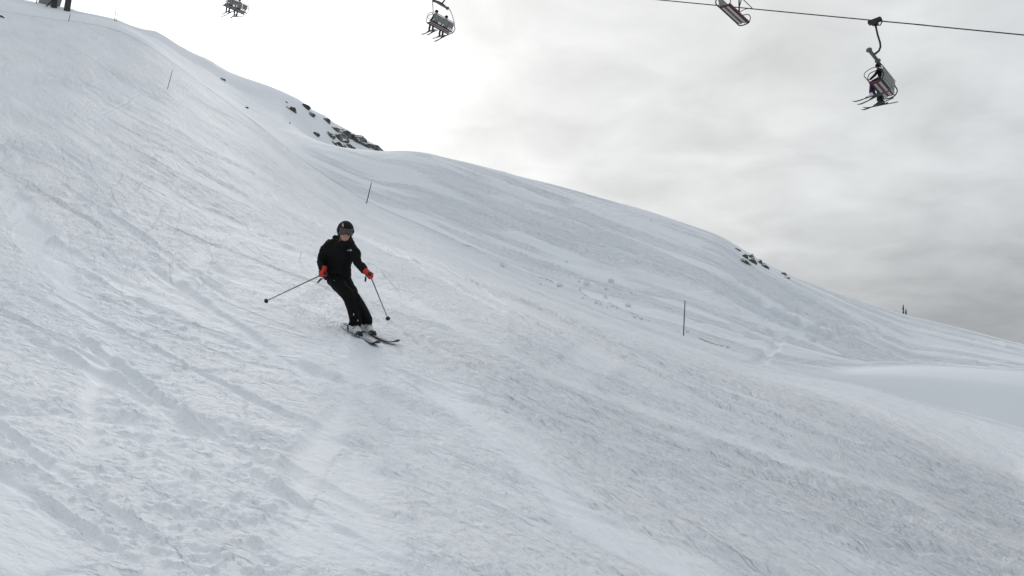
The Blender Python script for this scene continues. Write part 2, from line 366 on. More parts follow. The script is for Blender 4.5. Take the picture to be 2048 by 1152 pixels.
bank = sst(AZw, az_of(1600, 760), az_of(1740, 770)) * (1 - inp) * (1 - sst(R2, 45.2, 46.6))
D2 = (math.sin(R(-64)), math.cos(R(-64)))
S2 = X * D2[0] + Y * D2[1]; T2 = X * D2[1] - Y * D2[0]
T2 = T2 + 0.7 * vn(S2 / 15, T2 / 9, 203) + 0.18 * vn(S2 / 4, T2 / 2.5, 204)
def lod(wl):            # fade a wavelength out where the grid cannot carry it
    return np.clip(wl / (R2 * 0.0040 * 2.2), 0, 1) ** 1.5 * (np.abs(AZw) < R(33.6))
rough = np.clip(0.55 + 0.9 * fbm(S / 9, T / 2.6, 11, 4), 0.05, 1.3)
far_s = 1 - sst(R2, 160, 260)
D = np.zeros_like(H, dtype=np.float32); POL = np.zeros_like(D)            # POL: scuffed smooth by skis
D += 0.07 * fbm(S / 16, T / 5, 21, 3) * sst(R2, 3, 12)
D += inp * (0.020 * vn(S / 6, T / 0.5, 31) + 0.010 * vn(S / 2.6, T / 0.2, 33)) * sst(R2, 1, 5)
for k, (rot, ln, sp_, wd, dp) in enumerate([(0.04, 11, 1.5, 8, 0.030), (-0.14, 13, 1.9, 9, 0.032), (-0.26, 10, 2.2, 10, 0.035), (-0.40, 12, 3.4, 12, 0.04), (0.10, 14, 3.0, 12, 0.04), (0.0, 16, 2.6, 10, 0.05)]):
    ca, sa = math.cos(rot), math.sin(rot); s_, t_ = S * ca - T * sa, S * sa + T * ca
    nn = vn(s_ / ln, t_ / sp_, 401 + k); mk = np.clip(fbm(s_ / 9, t_ / 3, 431 + k, 2) * 4 + 0.3, 0, 1)
    D += inp * mk * (lod(sp_ / 5) * (-dp * np.clip(1 - np.abs(nn) * wd, 0, 1) + 0.6 * dp * np.clip(1 - np.abs(nn - 0.16) * wd, 0, 1))).astype(np.float32)
D += inp * lod(0.35) * rough * 0.016 * (vn(S / 0.9, T / 0.14, 35) - 1.2 * np.clip(np.abs(vn(S / 1.6, T / 0.22, 36)) * -5 + 0.6, 0, 1))
D += inp * lod(0.25) * rough * 0.018 * fbm(S / 0.26, T / 0.13, 37, 3)
cl1 = np.clip(fbm(S / 5, T / 1.5, 41, 4) * 2.4 + 0.0, 0, 0.8)
m35 = (R2 < 36) & (np.abs(AZw) < R(33.6))
s3, t3 = S[m35], T[m35]; ws = s3 + 0.16 * vn(s3 / 0.2, t3 / 0.2, 55); wt = t3 + 0.10 * vn(s3 / 0.15, t3 / 0.15, 56)
L = np.zeros_like(D); L[m35] = lumps(ws / 0.36, wt / 0.20, 51, 0.30); D += inp * L * cl1 * 0.014 * lod(0.3)
L[:] = 0; L[m35] = np.clip(fbm(s3 / 0.24, t3 / 0.13, 57, 3) - 0.12, 0, 1); D += inp * L * (0.3 + cl1) * 0.018 * lod(0.2)
L[:] = 0; L[m35] = np.clip(fbm(s3 / 0.11, t3 / 0.055, 58, 2) - 0.16, 0, 0.5); D += inp * L * (0.4 + 0.8 * cl1) * 0.034 * lod(0.1)
m75 = (R2 < 100) & (np.abs(AZw) < R(33.6)); s3, t3 = S[m75], T[m75]
L[:] = 0; L[m75] = np.clip(fbm(s3 / 0.7, t3 / 0.17, 59, 3) - 0.14, 0, 0.6); D += inp * L * (0.45 + 0.6 * rough) * 0.054 * np.clip(lod(0.45) + 0.25, 0, 1) * sst(R2, 6, 14)
m12 = (R2 < 13) & (np.abs(AZw) < R(33.6)); s3, t3 = S[m12], T[m12]
L[:] = 0; L[m12] = np.clip(fbm(s3 / 0.055, t3 / 0.034, 60, 2) - 0.22, 0, 0.5); D += inp * L * (0.5 + cl1) * 0.026 * lod(0.05)
m16 = (R2 < 20) & (np.abs(AZw) < R(33.6))
s3, t3 = S[m16], T[m16]; ws = s3 + 0.09 * vn(s3 / 0.1, t3 / 0.1, 65); wt = t3 + 0.07 * vn(s3 / 0.08, t3 / 0.08, 66)
L[:] = 0; L[m16] = lumps(ws / 0.17, wt / 0.11, 61, 0.35); D += inp * L * cl1 * 0.020 * lod(0.15)
L[:] = 0; L[m16] = lumps(ws / 1.0, wt / 0.5, 71, 0.10); D += inp * L * cl1 * 0.02
# off-piste: crusted streaks, terraces
hm = hill * (1 - uleft) * (1 - bank); hmd = hm * sst(p1, 1.02, 1.14) * (1 - 0.85 * sst(R2 / rE2[:, None], 0.8, 0.98))
D += hmd * (0.20 * vn(S2 / 14, T2 / 1.5, 81) - 0.16 * np.abs(vn(S2 / 11, T2 / 0.9, 83)) + 0.09 * lod(0.4) * vn(S2 / 5, T2 / 0.4, 85)) * far_s
tn = T2 / 1.5 + 0.9 * fbm(S2 / 12, T2 / 3, 86, 3); fr = tn - np.floor(tn)                    # wind-cut steps
D += hmd * (0.15 + 0.15 * (1 - sst(R2, 58, 78))) * lod(0.8) * (fr ** 3) * np.clip(fbm(S2 / 9, T2 / 2.2, 88, 3) * 3 + 0.4, 0, 1) * far_s
D += hmd * 0.09 * np.clip(fbm(S2 / 7, T2 / 3, 87, 3) * 3, 0, 1) * lod(0.6) * vn(S2 / 1.0, T2 / 0.5, 89)
for k, (rot, ln, sp_, wd, dp) in enumerate([(0.1, 18, 2.5, 10, 0.09), (-0.18, 16, 3.2, 12, 0.09), (0.35, 14, 4, 12, 0.08)]):
    ca, sa = math.cos(rot), math.sin(rot); s_, t_ = S2 * ca - T2 * sa, S2 * sa + T2 * ca
    nn = vn(s_ / ln, t_ / sp_, 501 + k); mk = np.clip(fbm(s_ / 12, t_ / 4, 531 + k, 2) * 4 + 0.3, 0, 1)
    D += hmd * mk * (-dp * np.clip(1 - np.abs(nn) * wd, 0, 1) + 0.6 * dp * np.clip(1 - np.abs(nn - 0.13) * wd, 0, 1)) * far_s
# left ridge: gentle wind forms only
D += (1 - inp) * uleft * (0.25 * fbm(X / 9, Y / 9, 91, 3)) * far_s
# broken berm along the piste edge
edge = np.exp(-((R2 - rE1[:, None]) / 0.9) ** 2) * sst(AZw, az_of(800, 430), az_of(1000, 528))
D += edge * (0.08 + 0.12 * np.clip(vn(S / 0.9, T / 0.5, 95), -0.2, 1) + 0.05 * lod(0.5) * vn(S / 0.4, T / 0.3, 96))

def ground_hit(u, v, rmin=3.0):
    """where the line of sight through a photo point meets the slope (nearest approach at a crest)"""
    d = ray(u, v); hh = math.hypot(d.x, d.y); te = d.z / hh; a = math.atan2(d.x, d.y)
    fi = (a - fine[0]) / (fine[1] - fine[0]); i = int(min(max(fi, 0), 1178)); f = min(max(fi - i, 0), 1)
    z = H[i] * (1 - f) + H[i + 1] * f + D[i] * (1 - f) + D[i + 1] * f
    e = z / RR; ok = np.where((e >= te) & (RR > rmin))[0]
    if len(ok) and ok[0] > 0 and RR[ok[0]] < 200:
        k = ok[0]; g = (te - e[k - 1]) / (e[k] - e[k - 1]) if RR[k - 1] > rmin else 1
        r = RR[k - 1] + (RR[k] - RR[k - 1]) * min(max(g, 0), 1)
    else:
        sel = (RR > 30) & (RR < 135); k = int(np.argmax(np.where(sel, e, -9))); r = RR[k]
    return Vector((math.sin(a) * r, math.cos(a) * r, float(np.interp(r, RR, z))))
def ground_z(x, y):
    a = math.atan2(x, y); r = math.hypot(x, y)
    fi = (a - fine[0]) / (fine[1] - fine[0]); i = int(min(max(fi, 0), 1178)); f = min(max(fi - i, 0), 1)
    return float(np.interp(r, RR, (H[i] + D[i]) * (1 - f) + (H[i + 1] + D[i + 1]) * f))

# ski tracks carved in the piste: polylines measured along the snow
def carve(px, width, depth, rim=0.4, smooth=0.0, wob=0.0):
    global D
    depth *= 0.45; rim *= 0.7
    P = [ground_hit(u, v) for u, v in px]
    # resample with a Catmull-Rom so the turn is round
    Q = []
    for i in range(len(P) - 1):
        p0 = P[max(i - 1, 0)]; p1_ = P[i]; p2 = P[i + 1]; p3 = P[min(i + 2, len(P) - 1)]
        for k in range(6):
            t = k / 6
            Q.append(0.5 * ((2 * p1_) + (p2 - p0) * t + (2 * p0 - 5 * p1_ + 4 * p2 - p3) * t * t + (3 * p1_ - p0 - 3 * p2 + p3) * t ** 3))
    Q.append(P[-1])
    qx = np.array([q.x for q in Q]); qy = np.array([q.y for q in Q])
    pad = width * 3
    sel = (X > qx.min() - pad) & (X < qx.max() + pad) & (Y > qy.min() - pad) & (Y < qy.max() + pad) & (R2 < 130)
    xs = X[sel]; ys = Y[sel]; best = np.full(xs.shape, 1e9); side = np.zeros(xs.shape); par = np.zeros(xs.shape)
    for i in range(len(Q) - 1):
        ax, ay, bx, by = qx[i], qy[i], qx[i + 1], qy[i + 1]; l2 = (bx - ax) ** 2 + (by - ay) ** 2 + 1e-9
        t = np.clip(((xs - ax) * (bx - ax) + (ys - ay) * (by - ay)) / l2, 0, 1)
        dd = np.hypot(xs - ax - t * (bx - ax), ys - ay - t * (by - ay))
        cr = (bx - ax) * (ys - ay) - (by - ay) * (xs - ax)
        m = dd < best; best[m] = dd[m]; side[m] = np.sign(cr[m]); par[m] = (i + t[m]) / (len(Q) - 1)
    if wob > 0: best = np.abs(best + wob * width * vn(xs / (width * 3), ys / (width * 3), 7))
    fade = sst(par, 0, 0.12) * (1 - sst(par, 0.86, 1.0))
    g = np.exp(-(best / (width * 0.5)) ** 4)
    rimv = np.exp(-((best - width * 0.75) / (width * 0.28)) ** 2) * (0.6 + 0.8 * vn(xs / 0.3, ys / 0.3, 5)) * np.where(side > 0, 1.0, 0.45)
    d = D[sel]
    if smooth > 0: d = d * (1 - smooth * g * fade) ; POL[sel] = np.maximum(POL[sel], smooth * g * fade)
    near_ = np.clip(R2[sel] / 17, 0.13, 1.2)
    D[sel] = d + fade * near_ * (-depth * g + rim * depth * rimv)

carve([(845, 740), (905, 805), (985, 870), (1075, 950), (1180, 1030), (1330, 1110), (1500, 1170)], 0.46, 0.05, 0.8, 0.95, 0.35)
carve([(880, 800), (960, 840), (1060, 890), (1130, 950), (1240, 1035)], 0.22, 0.03, 0.7, 0.7, 0.4)
carve([(705, 690), (712, 740), (690, 800), (655, 870), (625, 950), (600, 1040), (585, 1120)], 0.30, 0.04, 0.8, 0.9, 0.5)
carve([(715, 700), (735, 790), (712, 880), (700, 970), (690, 1060), (680, 1150)], 0.50, 0.05, 0.6, 0.95, 0.7)
carve([(735, 680), (700, 660), (660, 636), (610, 612), (540, 585), (450, 550), (380, 520)], 0.42, 0.05, 1.0, 0.8, 0.3)
carve([(190, 690), (200, 730), (180, 790), (175, 850), (178, 930)], 0.26, 0.05, 0.7, 0.95, 0.5)
carve([(0, 930), (15, 1010), (30, 1090), (60, 1160)], 0.35, 0.06, 0.7, 0.9, 0.3)
carve([(0, 330), (60, 470), (110, 540), (160, 610), (240, 700)], 0.4, 0.05, 0.7, 0.95, 0.5)
carve([(0, 440), (120, 500), (270, 580), (420, 640), (560, 720), (760, 800)], 0.35, 0.05, 0.9, 0.6, 0.4)
carve([(40, 200), (180, 290), (330, 380), (500, 460), (620, 520)], 0.5, 0.06, 0.9, 0.6, 0.4)
carve([(100, 120), (250, 230), (420, 310), (640, 420), (820, 520), (900, 560)], 0.5, 0.06, 0.9, 0.6, 0.4)
carve([(300, 140), (430, 220), (600, 310), (800, 400), (1000, 490)], 0.5, 0.07, 0.9, 0.6, 0.4)
carve([(700, 440), (820, 510), (960, 580), (1150, 670), (1350, 740), (1600, 830)], 0.45, 0.05, 0.9, 0.6, 0.4)
carve([(730, 560), (880, 640), (1050, 720), (1300, 820), (1600, 920), (1900, 1000)], 0.4, 0.05, 0.9, 0.6, 0.4)
carve([(1180, 680), (1185, 710), (1150, 735), (1090, 757)], 0.5, 0.05, 0.8, 0.5, 0.3)
carve([(420, 490), (400, 515), (360, 545), (320, 565), (290, 570)], 0.55, 0.08, 0.9, 0.6, 0.3)
carve([(240, 860), (400, 930), (560, 990), (760, 1040), (1000, 1090)], 0.16, 0.035, 0.9, 0.4, 0.4)
carve([(700, 880), (820, 930), (960, 985), (1100, 1015), (1300, 1070), (1500, 1130)], 0.2, 0.04, 0.9, 0.3, 0.5)
# many thin crossing ski tracks, in pairs
E1u = [e[0] for e in E1]; E1v = [e[1] for e in E1]; rt = random.Random(23)
for k in range(46):
    u = rt.uniform(-250, 1650); lo = float(np.interp(u, E1u, E1v)) + 25; v = lo + (1040 - lo) * rt.random() ** 1.5; dsl = rt.gauss(0.0, 0.09); cv = rt.gauss(0, 0.00012); pts = []
    for q in range(rt.randint(5, 9)):
        pts.append((u, v)); du = 85 + 45 * rt.random(); sl0 = float(np.interp(u, [0, 700, 1300, 1900], [0.60, 0.52, 0.38, 0.29])); v += du * (sl0 + dsl + cv * 85 * q); u += du
        if u > 2080 or v > 1170 or v < float(np.interp(u, E1u, E1v)) + 18: break
    if len(pts) >= 3:
        wd = rt.choice([0.06, 0.08, 0.10, 0.16]); carve(pts, wd, 0.075, 0.9, 0.3, 0.15)
        if rt.random() < 0.55: carve([(a, b + 7) for a, b in pts], wd, 0.075, 0.9, 0.3, 0.15)
# off-piste: twin track curving down to the piste, and long traverses
carve([(1560, 662), (1550, 690), (1532, 712), (1495, 728)], 0.5, 0.30, 0.12, 0.5, 0.0)
for pts in ([(830, 425), (930, 478), (1000, 508), (1090, 544), (1180, 575), (1320, 605)], [(1000, 470), (1100, 515), (1250, 545), (1400, 575), (1600, 625), (1800, 668)],
            [(1080, 480), (1200, 515), (1350, 540), (1480, 565), (1650, 610)], [(1180, 560), (1300, 590), (1450, 622), (1600, 650), (1780, 680), (1950, 705)],
            [(1380, 640), (1480, 655), (1560, 672), (1640, 680), (1720, 672), (1800, 690), (1950, 715)], [(940, 420), (1050, 462), (1180, 500), (1320, 520)]):
    carve(pts, 0.6, 0.42, 0.35, 0.4, 0.1)

Z = H + D
me = bpy.data.meshes.new('snow_slope')
nV = nA * nR
co_ = np.empty((nV + 1, 3), np.float32)
co_[:nV, 0] = X.ravel(); co_[:nV, 1] = Y.ravel(); co_[:nV, 2] = Z.ravel(); co_[nV] = (0, 0, -1.6)
ii, jj = np.meshgrid(np.arange(nA), np.arange(nR - 1), indexing='ij')
i2 = (ii + 1) % nA
quads = np.stack([ii * nR + jj, ii * nR + jj + 1, i2 * nR + jj + 1, i2 * nR + jj], -1).reshape(-1, 4)
i0 = np.arange(nA)
tris = np.stack([np.full(nA, nV), i0 * nR, ((i0 + 1) % nA) * nR], -1)
nq, ntr = len(quads), len(tris)
me.vertices.add(nV + 1); me.vertices.foreach_set('co', co_.ravel())
me.loops.add(nq * 4 + ntr * 3); me.loops.foreach_set('vertex_index', np.concatenate([quads.ravel(), tris.ravel()]).astype(np.int32))
me.polygons.add(nq + ntr)
me.polygons.foreach_set('loop_start', np.concatenate([np.arange(nq) * 4, nq * 4 + np.arange(ntr) * 3]).astype(np.int32))
me.update(calc_edges=True)
me.polygons.foreach_set('use_smooth', np.ones(nq + ntr, bool))
at = me.attributes.new('flow', 'FLOAT_VECTOR', 'POINT')
fl = np.zeros((nV + 1, 3), np.float32); onp = inp > 0.5; fl[:nV, 0] = np.where(onp, S, S2 * 0.6).ravel(); fl[:nV, 1] = np.where(onp, T, T2 * 0.6).ravel(); fl[:nV, 2] = 0
at.data.foreach_set('vector', fl.ravel())
rg = inp * (0.42 + 0.42 * np.clip(rough, 0.1, 1.1)) + hm * (0.3 + 1.2 * sst(fbm(S2 / 11, T2 / 1.5, 301, 4), -0.12, 0.14)) + (1 - inp) * uleft * 0.25 + bank * 0.12
rg = rg * (1 - 0.6 * POL); at2 = me.attributes.new('rough', 'FLOAT', 'POINT'); rv = np.full(nV + 1, 0.5, np.float32); rv[:nV] = rg.ravel(); at2.data.foreach_set('value', rv)
me.materials.append(MT['snow'])
slope = bpy.data.objects.new('snow_slope', me); COL.objects.link(slope); slope['kind'] = 'structure'

# ------------------------------------------------------------------ mesh helpers
class MB:
    def __init__(s): s.v = []; s.f = []
    def ring(s, c, a, b, n, ra, rb):
        st = len(s.v)
        for k in range(n):
            t = 2 * math.pi * k / n; s.v.append(c + a * (ra * math.cos(t)) + b * (rb * math.sin(t)))
        return st
    def loft(s, rings, n=12, caps=True):
        """rings: (centre, axis_a, axis_b, ra, rb)"""
        st = [s.ring(Vector(c), Vector(a), Vector(b), n, ra, rb) for c, a, b, ra, rb in rings]
        for p, q in zip(st, st[1:]):
            for k in range(n): s.f.append((p + k, p + (k + 1) % n, q + (k + 1) % n, q + k))
        if caps:
            s.f.append(tuple(st[0] + k for k in reversed(range(n)))); s.f.append(tuple(st[-1] + k for k in range(n)))
        return s
    def tube(s, pts, rad, n=8, caps=True):
        pts = [Vector(p) for p in pts]; rad = rad if isinstance(rad, (list, tuple)) else [rad] * len(pts)
        ref = None; rings = []
        for i, p in enumerate(pts):
            d = (pts[min(i + 1, len(pts) - 1)] - pts[max(i - 1, 0)]).normalized()
            if ref is None: ref = Vector((0, 0, 1)) if abs(d.z) < 0.9 else Vector((1, 0, 0))
            a = (ref - d * ref.dot(d)).normalized(); b = d.cross(a); ref = a
            rings.append((p, a, b, rad[i], rad[i]))
        return s.loft(rings, n, caps)
    def ball(s, c, r, ax=None, n=10, m=7):
        c = Vector(c); r = (r, r, r) if isinstance(r, (int, float)) else r
        ax = ax or (Vector((1, 0, 0)), Vector((0, 1, 0)), Vector((0, 0, 1)))
        rings = []
        for k in range(m + 1):
            t = math.pi * (k + 0.02 if k == 0 else k - 0.02 if k == m else k) / m
            rings.append((c - ax[2] * (r[2] * math.cos(t)), ax[0], ax[1], r[0] * math.sin(t), r[1] * math.sin(t)))
        return s.loft(rings, n)
    def box(s, c, size, ax=None):
        c = Vector(c); ax = ax or (Vector((1, 0, 0)), Vector((0, 1, 0)), Vector((0, 0, 1))); st = len(s.v)
        for i in (-1, 1):
            for j in (-1, 1):
                for k in (-1, 1): s.v.append(c + ax[0] * (i * size[0] / 2) + ax[1] * (j * size[1] / 2) + ax[2] * (k * size[2] / 2))
        for f in ((0, 1, 3, 2), (4, 6, 7, 5), (0, 4, 5, 1), (2, 3, 7, 6), (0, 2, 6, 4), (1, 5, 7, 3)): s.f.append(tuple(st + x for x in f))
        return s
    def build(s, name, material, parent=None, origin=None, smooth=True, voxel=0, sm=0, bevel=0.0, solid=0.0, rough_=0.0, keep=None):
        org = Vector(origin) if origin is not None else Vector()
        m = bpy.data.meshes.new(name); m.from_pydata([tuple(Vector(v) - org) for v in s.v], [], s.f)
        bm = bmesh.new(); bm.from_mesh(m); bmesh.ops.recalc_face_normals(bm, faces=bm.faces); bm.to_mesh(m); bm.free()
        o = bpy.data.objects.new(name, m); COL.objects.link(o)
        mods = False
        if solid: md = o.modifiers.new('solid', 'SOLIDIFY'); md.thickness = solid; md.offset = -1; mods = True
        if bevel: md = o.modifiers.new('bevel', 'BEVEL'); md.width = bevel; md.segments = 2; md.limit_method = 'ANGLE'; mods = True
        if voxel:
            md = o.modifiers.new('remesh', 'REMESH'); md.mode = 'VOXEL'; md.voxel_size = voxel; mods = True
            if sm: md = o.modifiers.new('smooth', 'SMOOTH'); md.iterations = sm; md.factor = 0.5
        if mods:
            dg = bpy.context.evaluated_depsgraph_get(); dg.update()
            nm = bpy.data.meshes.new_from_object(o.evaluated_get(dg)); o.modifiers.clear(); o.data = nm; nm.name = name
            bpy.data.meshes.remove(m); m = nm
        if rough_:
            amp, lam = rough_
            vs = np.empty(len(m.vertices) * 3, np.float32); m.vertices.foreach_get('co', vs); vs = vs.reshape(-1, 3)
            no = np.empty(len(m.vertices) * 3, np.float32); m.vertices.foreach_get('normal', no); no = no.reshape(-1, 3)
            dsp = fbm(vs[:, 0] / lam + vs[:, 2] / lam * 0.4, vs[:, 2] / lam + vs[:, 1] / lam * 0.7, 5, 3)
            vs = vs + no * (amp * dsp)[:, None]; m.vertices.foreach_set('co', vs.ravel().astype(np.float32))
        m.materials.clear(); m.materials.append(material)
        for p in m.polygons: p.use_smooth = smooth
        m.update()
        if parent is not None: o.parent = parent
        else: o.location = org
        return o
def tag(o, label, cat, group=None, kind=None):
    if label: o['label'] = label
    if cat: o['category'] = cat
    if group: o['group'] = group
    if kind: o['kind'] = kind
    return o
def empty(name, loc, label, cat, group=None, rotz=0.0):
    o = bpy.data.objects.new(name, None); COL.objects.link(o); o.location = loc; o.rotation_euler = (0, 0, rotz)
    return tag(o, label, cat, group)

# ------------------------------------------------------------------ the skier
feet = ground_hit(716, 664)
D0 = feet.dot(F_)
def P(u, v, d=0.0): return ray(u, v) * (D0 + d)
print('skier depth', D0, 'feet', feet)

def make_ski(tail, tip, up, label, width=0.075, side=None, length=1.62, binding=None, group='skis of the black-clad skier'):
    tail = Vector(tail); f = (Vector(tip) - tail).normalized(); up = (up - f * up.dot(f)).normalized(); s_ = f.cross(up)
    root = empty('ski', tail + f * length * 0.5, label, 'ski', group)
    b = MB(); rings = []
    prof = [(0.0, 0.7, 0.012), (0.03, 0.9, 0.004), (0.12, 0.98, 0), (0.3, 0.8, 0), (0.45, 0.74, 0), (0.6, 0.8, 0), (0.78, 1.05, 0), (0.88, 1.12, 0.012),
            (0.93, 1.08, 0.03), (0.965, 0.85, 0.055), (0.99, 0.45, 0.075), (1.0, 0.12, 0.082)]
    st = []
    for t, w, h in prof:
        th = 0.009 if 0.1 < t < 0.85 else 0.006
        c = tail + f * (t * length) + up * h; hw = width * w * 0.62; k = len(b.v)
        b.v += [c - s_ * hw, c + s_ * hw, c + s_ * hw * 0.96 + up * th, c - s_ * hw * 0.96 + up * th]; st.append(k)
    for p, q in zip(st, st[1:]):
        for k in range(4): b.f.append((p + k, p + (k + 1) % 4, q + (k + 1) % 4, q + k))
    b.f += [(st[0] + 3, st[0] + 2, st[0] + 1, st[0]), (st[-1], st[-1] + 1, st[-1] + 2, st[-1] + 3)]
    org = root.location
    b.build('ski_body', MT['skiedge'], root, org, smooth=False)
    t_ = MB(); st = []
    for t, w, h in prof[1:-1]:
        th = 0.0115 if 0.1 < t < 0.85 else 0.0085
        c = tail + f * (t * length) + up * (h + th); hw = width * w * 0.62 * 0.80; k = len(t_.v); t_.v += [c - s_ * hw, c + s_ * hw]; st.append(k)
    for p, q in zip(st, st[1:]): t_.f.append((p, p + 1, q + 1, q))
    t_.build('topsheet', MT['skitop'], root, org, smooth=False, solid=0.002)
    if binding is not None:
        c = tail + f * binding + up * 0.014
        k = MB(); k.box(c + f * 0.19 + up * 0.025, (0.10, 0.07, 0.05), (f, s_, up)); k.box(c + f * 0.25 + up * 0.015, (0.06, 0.05, 0.03), (f, s_, up))
        k.build('toe_binding', MT['black'], root, org, smooth=False, bevel=0.008)
        k = MB(); k.box(c - f * 0.20 + up * 0.035, (0.11, 0.065, 0.07), (f, s_, up)); k.box(c - f * 0.25 + up * 0.06, (0.06, 0.04, 0.03), (f, s_, up))
        k.build('heel_binding', MT['black'], root, org, smooth=False, bevel=0.008)
    return root, f, s_, up
def snow_n(p, e=0.5):
    return Vector((-(ground_z(p.x + e, p.y) - ground_z(p.x - e, p.y)) / (2 * e), -(ground_z(p.x, p.y + e) - ground_z(p.x, p.y - e)) / (2 * e), 1)).normalized()
UPS = (snow_n(feet, 0.6) + Vector((-0.05, 0, 0))).normalized()
def tip_at(tail, u, v, ln):
    d = ray(u, v).normalized(); b = tail.dot(d); q = ln * ln - (tail.length_squared - b * b)
    return d * (b - math.sqrt(max(q, 0.0)))
LSK = 1.52
A0 = ground_hit(684, 653.5) - UPS * 0.004; B0 = ground_hit(690, 648) - UPS * 0.004
A_tip, B_tip = tip_at(A0, 758, 694, LSK), tip_at(B0, 797, 692, LSK)
print('ski tips above snow', A_tip.z - ground_z(A_tip.x, A_tip.y), B_tip.z - ground_z(B_tip.x, B_tip.y), A_tip - A0, (ground_hit(758, 694) - A0).length)
skiA, fA, sA, uA = make_ski(A0, A_tip, UPS, 'nearer grey ski under the right boot of the black-clad skier', length=LSK, binding=None)
skiB, fB, sB, uB = make_ski(B0, B_tip, UPS, 'farther grey ski under the left boot of the black-clad skier', length=LSK, binding=None)
def along(p0, f, u, v):
    # the place on a ski that lies under a photo point
    best = min(range(0, 120), key=lambda k: (lambda q: abs((q.dot(RT) / q.dot(F_)) * FPX + 1024 - u))(p0 + f * (k * 0.0125)))
    return best * 0.0125
def binding(root, p0, f, s_, up, t):
    c = p0 + f * t + up * 0.014; org = root.location
    k = MB(); k.box(c + f * 0.19 + up * 0.025, (0.10, 0.07, 0.05), (f, s_, up)); k.box(c + f * 0.25 + up * 0.015, (0.06, 0.05, 0.03), (f, s_, up))
    k.build('toe_binding', MT['black'], root, org, smooth=False, bevel=0.008)
    k = MB(); k.box(c - f * 0.20 + up * 0.035, (0.11, 0.065, 0.07), (f, s_, up)); k.box(c - f * 0.25 + up * 0.06, (0.06, 0.04, 0.03), (f, s_, up))
    k.build('heel_binding', MT['black'], root, org, smooth=False, bevel=0.008)
tA, tB = along(A0, fA, 709, 666), along(B0, fB, 731, 669)
print('boot along ski', tA, tB)
binding(skiA, A0, fA, sA, uA, tA); binding(skiB, B0, fB, sB, uB, tB)
bA = A0 + fA * tA + uA * 0.02; bB = B0 + fB * tB + uB * 0.02

D0 = D0 - 0.27                                              # the body stands over the boots
# joints, measured on the figure
hipR, hipL = P(666, 557, 0.02), P(686, 556, 0.10)
kneeR, kneeL = P(698, 595, -0.24), P(711, 600, -0.14)
def ank(b, f, u): return b + u * 0.20 + f * 0.0
ankR, ankL = ank(bA, fA, uA), ank(bB, fB, uB)
pel = P(675, 550, 0.07); waist = P(676, 532, 0.02); chest = P(681, 506, -0.06); shc = P(683.5, 492, -0.10); neckb = P(687, 485, -0.13)
shR, shL = P(660, 492, -0.08), P(703, 491, -0.14)
elR, elL = P(644, 522, -0.02), P(716, 527, -0.22)
haR, haL = P(645.5, 549, -0.20), P(741, 552, -0.36)
root_loc = (bA + bB) / 2
AX, AY, AZv = Vector((1, 0, 0)), Vector((0, 1, 0)), Vector((0, 0, 1))

HC = P(690.5, 465, -0.20)                                     # head centre
hf = Vector((0.30, -0.90, -0.30)).normalized(); hr = hf.cross(AZv).normalized(); hr = (hr + AZv * -0.03).normalized(); hu = hr.cross(hf).normalized()
# hr is the skier's right -> flip so +hr is to the photo's right
hr = -hr if hr.x < 0 else hr
def HL(x, y, z): return HC + hr * x + hf * y + hu * z
body = MB()
body.ball(HL(0, 0.0, 0.01), (0.078, 0.095, 0.115), (hr, hf, hu), 20, 14)
body.ball(HL(0, 0.035, -0.065), (0.055, 0.062, 0.055), (hr, hf, hu), 16, 10)         # jaw and chin
body.loft([(HL(0, 0.088, 0.03), hr, hf, 0.008, 0.010), (HL(0, 0.100, 0.0), hr, hf, 0.012, 0.014), (HL(0, 0.110, -0.020), hr, hf, 0.017, 0.014), (HL(0, 0.097, -0.030), hr, hf, 0.012, 0.010)], 10)
body.tube([HL(-0.022, 0.083, -0.052), HL(0, 0.094, -0.050), HL(0.022, 0.083, -0.052)], 0.0062, 8)
body.tube([HL(-0.018, 0.082, -0.064), HL(0, 0.092, -0.065), HL(0.018, 0.082, -0.064)], 0.0068, 8)
for sx in (-1, 1):
    body.ball(HL(sx * 0.078, -0.01, 0.0), (0.012, 0.022, 0.032), (hr, hf, hu), 8, 6)
    body.ball(HL(sx * 0.042, 0.062, -0.022), (0.028, 0.026, 0.024), (hr, hf, hu), 10, 8)
body.tube([HL(0, -0.02, -0.05), neckb, chest], [0.058, 0.062, 0.10], 12)
body.loft([(chest, AX, AY, 0.15, 0.10), (waist, AX, AY, 0.135, 0.095), (pel, AX, AY, 0.15, 0.10)], 14)
for s_, e_, h_ in ((shR, elR, haR), (shL, elL, haL)): body.tube([shc, s_, e_, h_], [0.08, 0.052, 0.042, 0.03], 10)
for h_, k_, a_ in ((hipR, kneeR, ankR), (hipL, kneeL, ankL)): body.tube([pel, h_, k_, a_, a_ - UPS * 0.12], [0.10, 0.078, 0.055, 0.042, 0.05], 10)
person = body.build('person', MT['skin'], None, root_loc, voxel=0.0075, sm=2)
tag(person, 'skier in black jacket and trousers with black helmet and red gloves, leaning into a turn', 'person')

jk = MB()
def two(a, b): return (a - b).normalized()
ba = two(shL, shR); bb = Vector((0, 1, 0)); bb = (bb - ba * bb.dot(ba)).normalized()
jk.loft([(P(673, 561, 0.08), AX, AY, 0.180, 0.140), (P(674.5, 550, 0.06), AX, AY, 0.180, 0.145), (P(676, 541, 0.05), AX, AY, 0.168, 0.135), (waist, AX, AY, 0.166, 0.130), (P(678.5, 519, -0.02), AX, AY, 0.178, 0.135),
         (chest, ba, bb, 0.195, 0.142), (P(682.5, 497, -0.09), ba, bb, 0.195, 0.125), (shc, ba, bb, 0.165, 0.105), (P(685.5, 487, -0.12), ba, bb, 0.115, 0.09), (P(687, 482, -0.14), ba, bb, 0.085, 0.085)], 24)
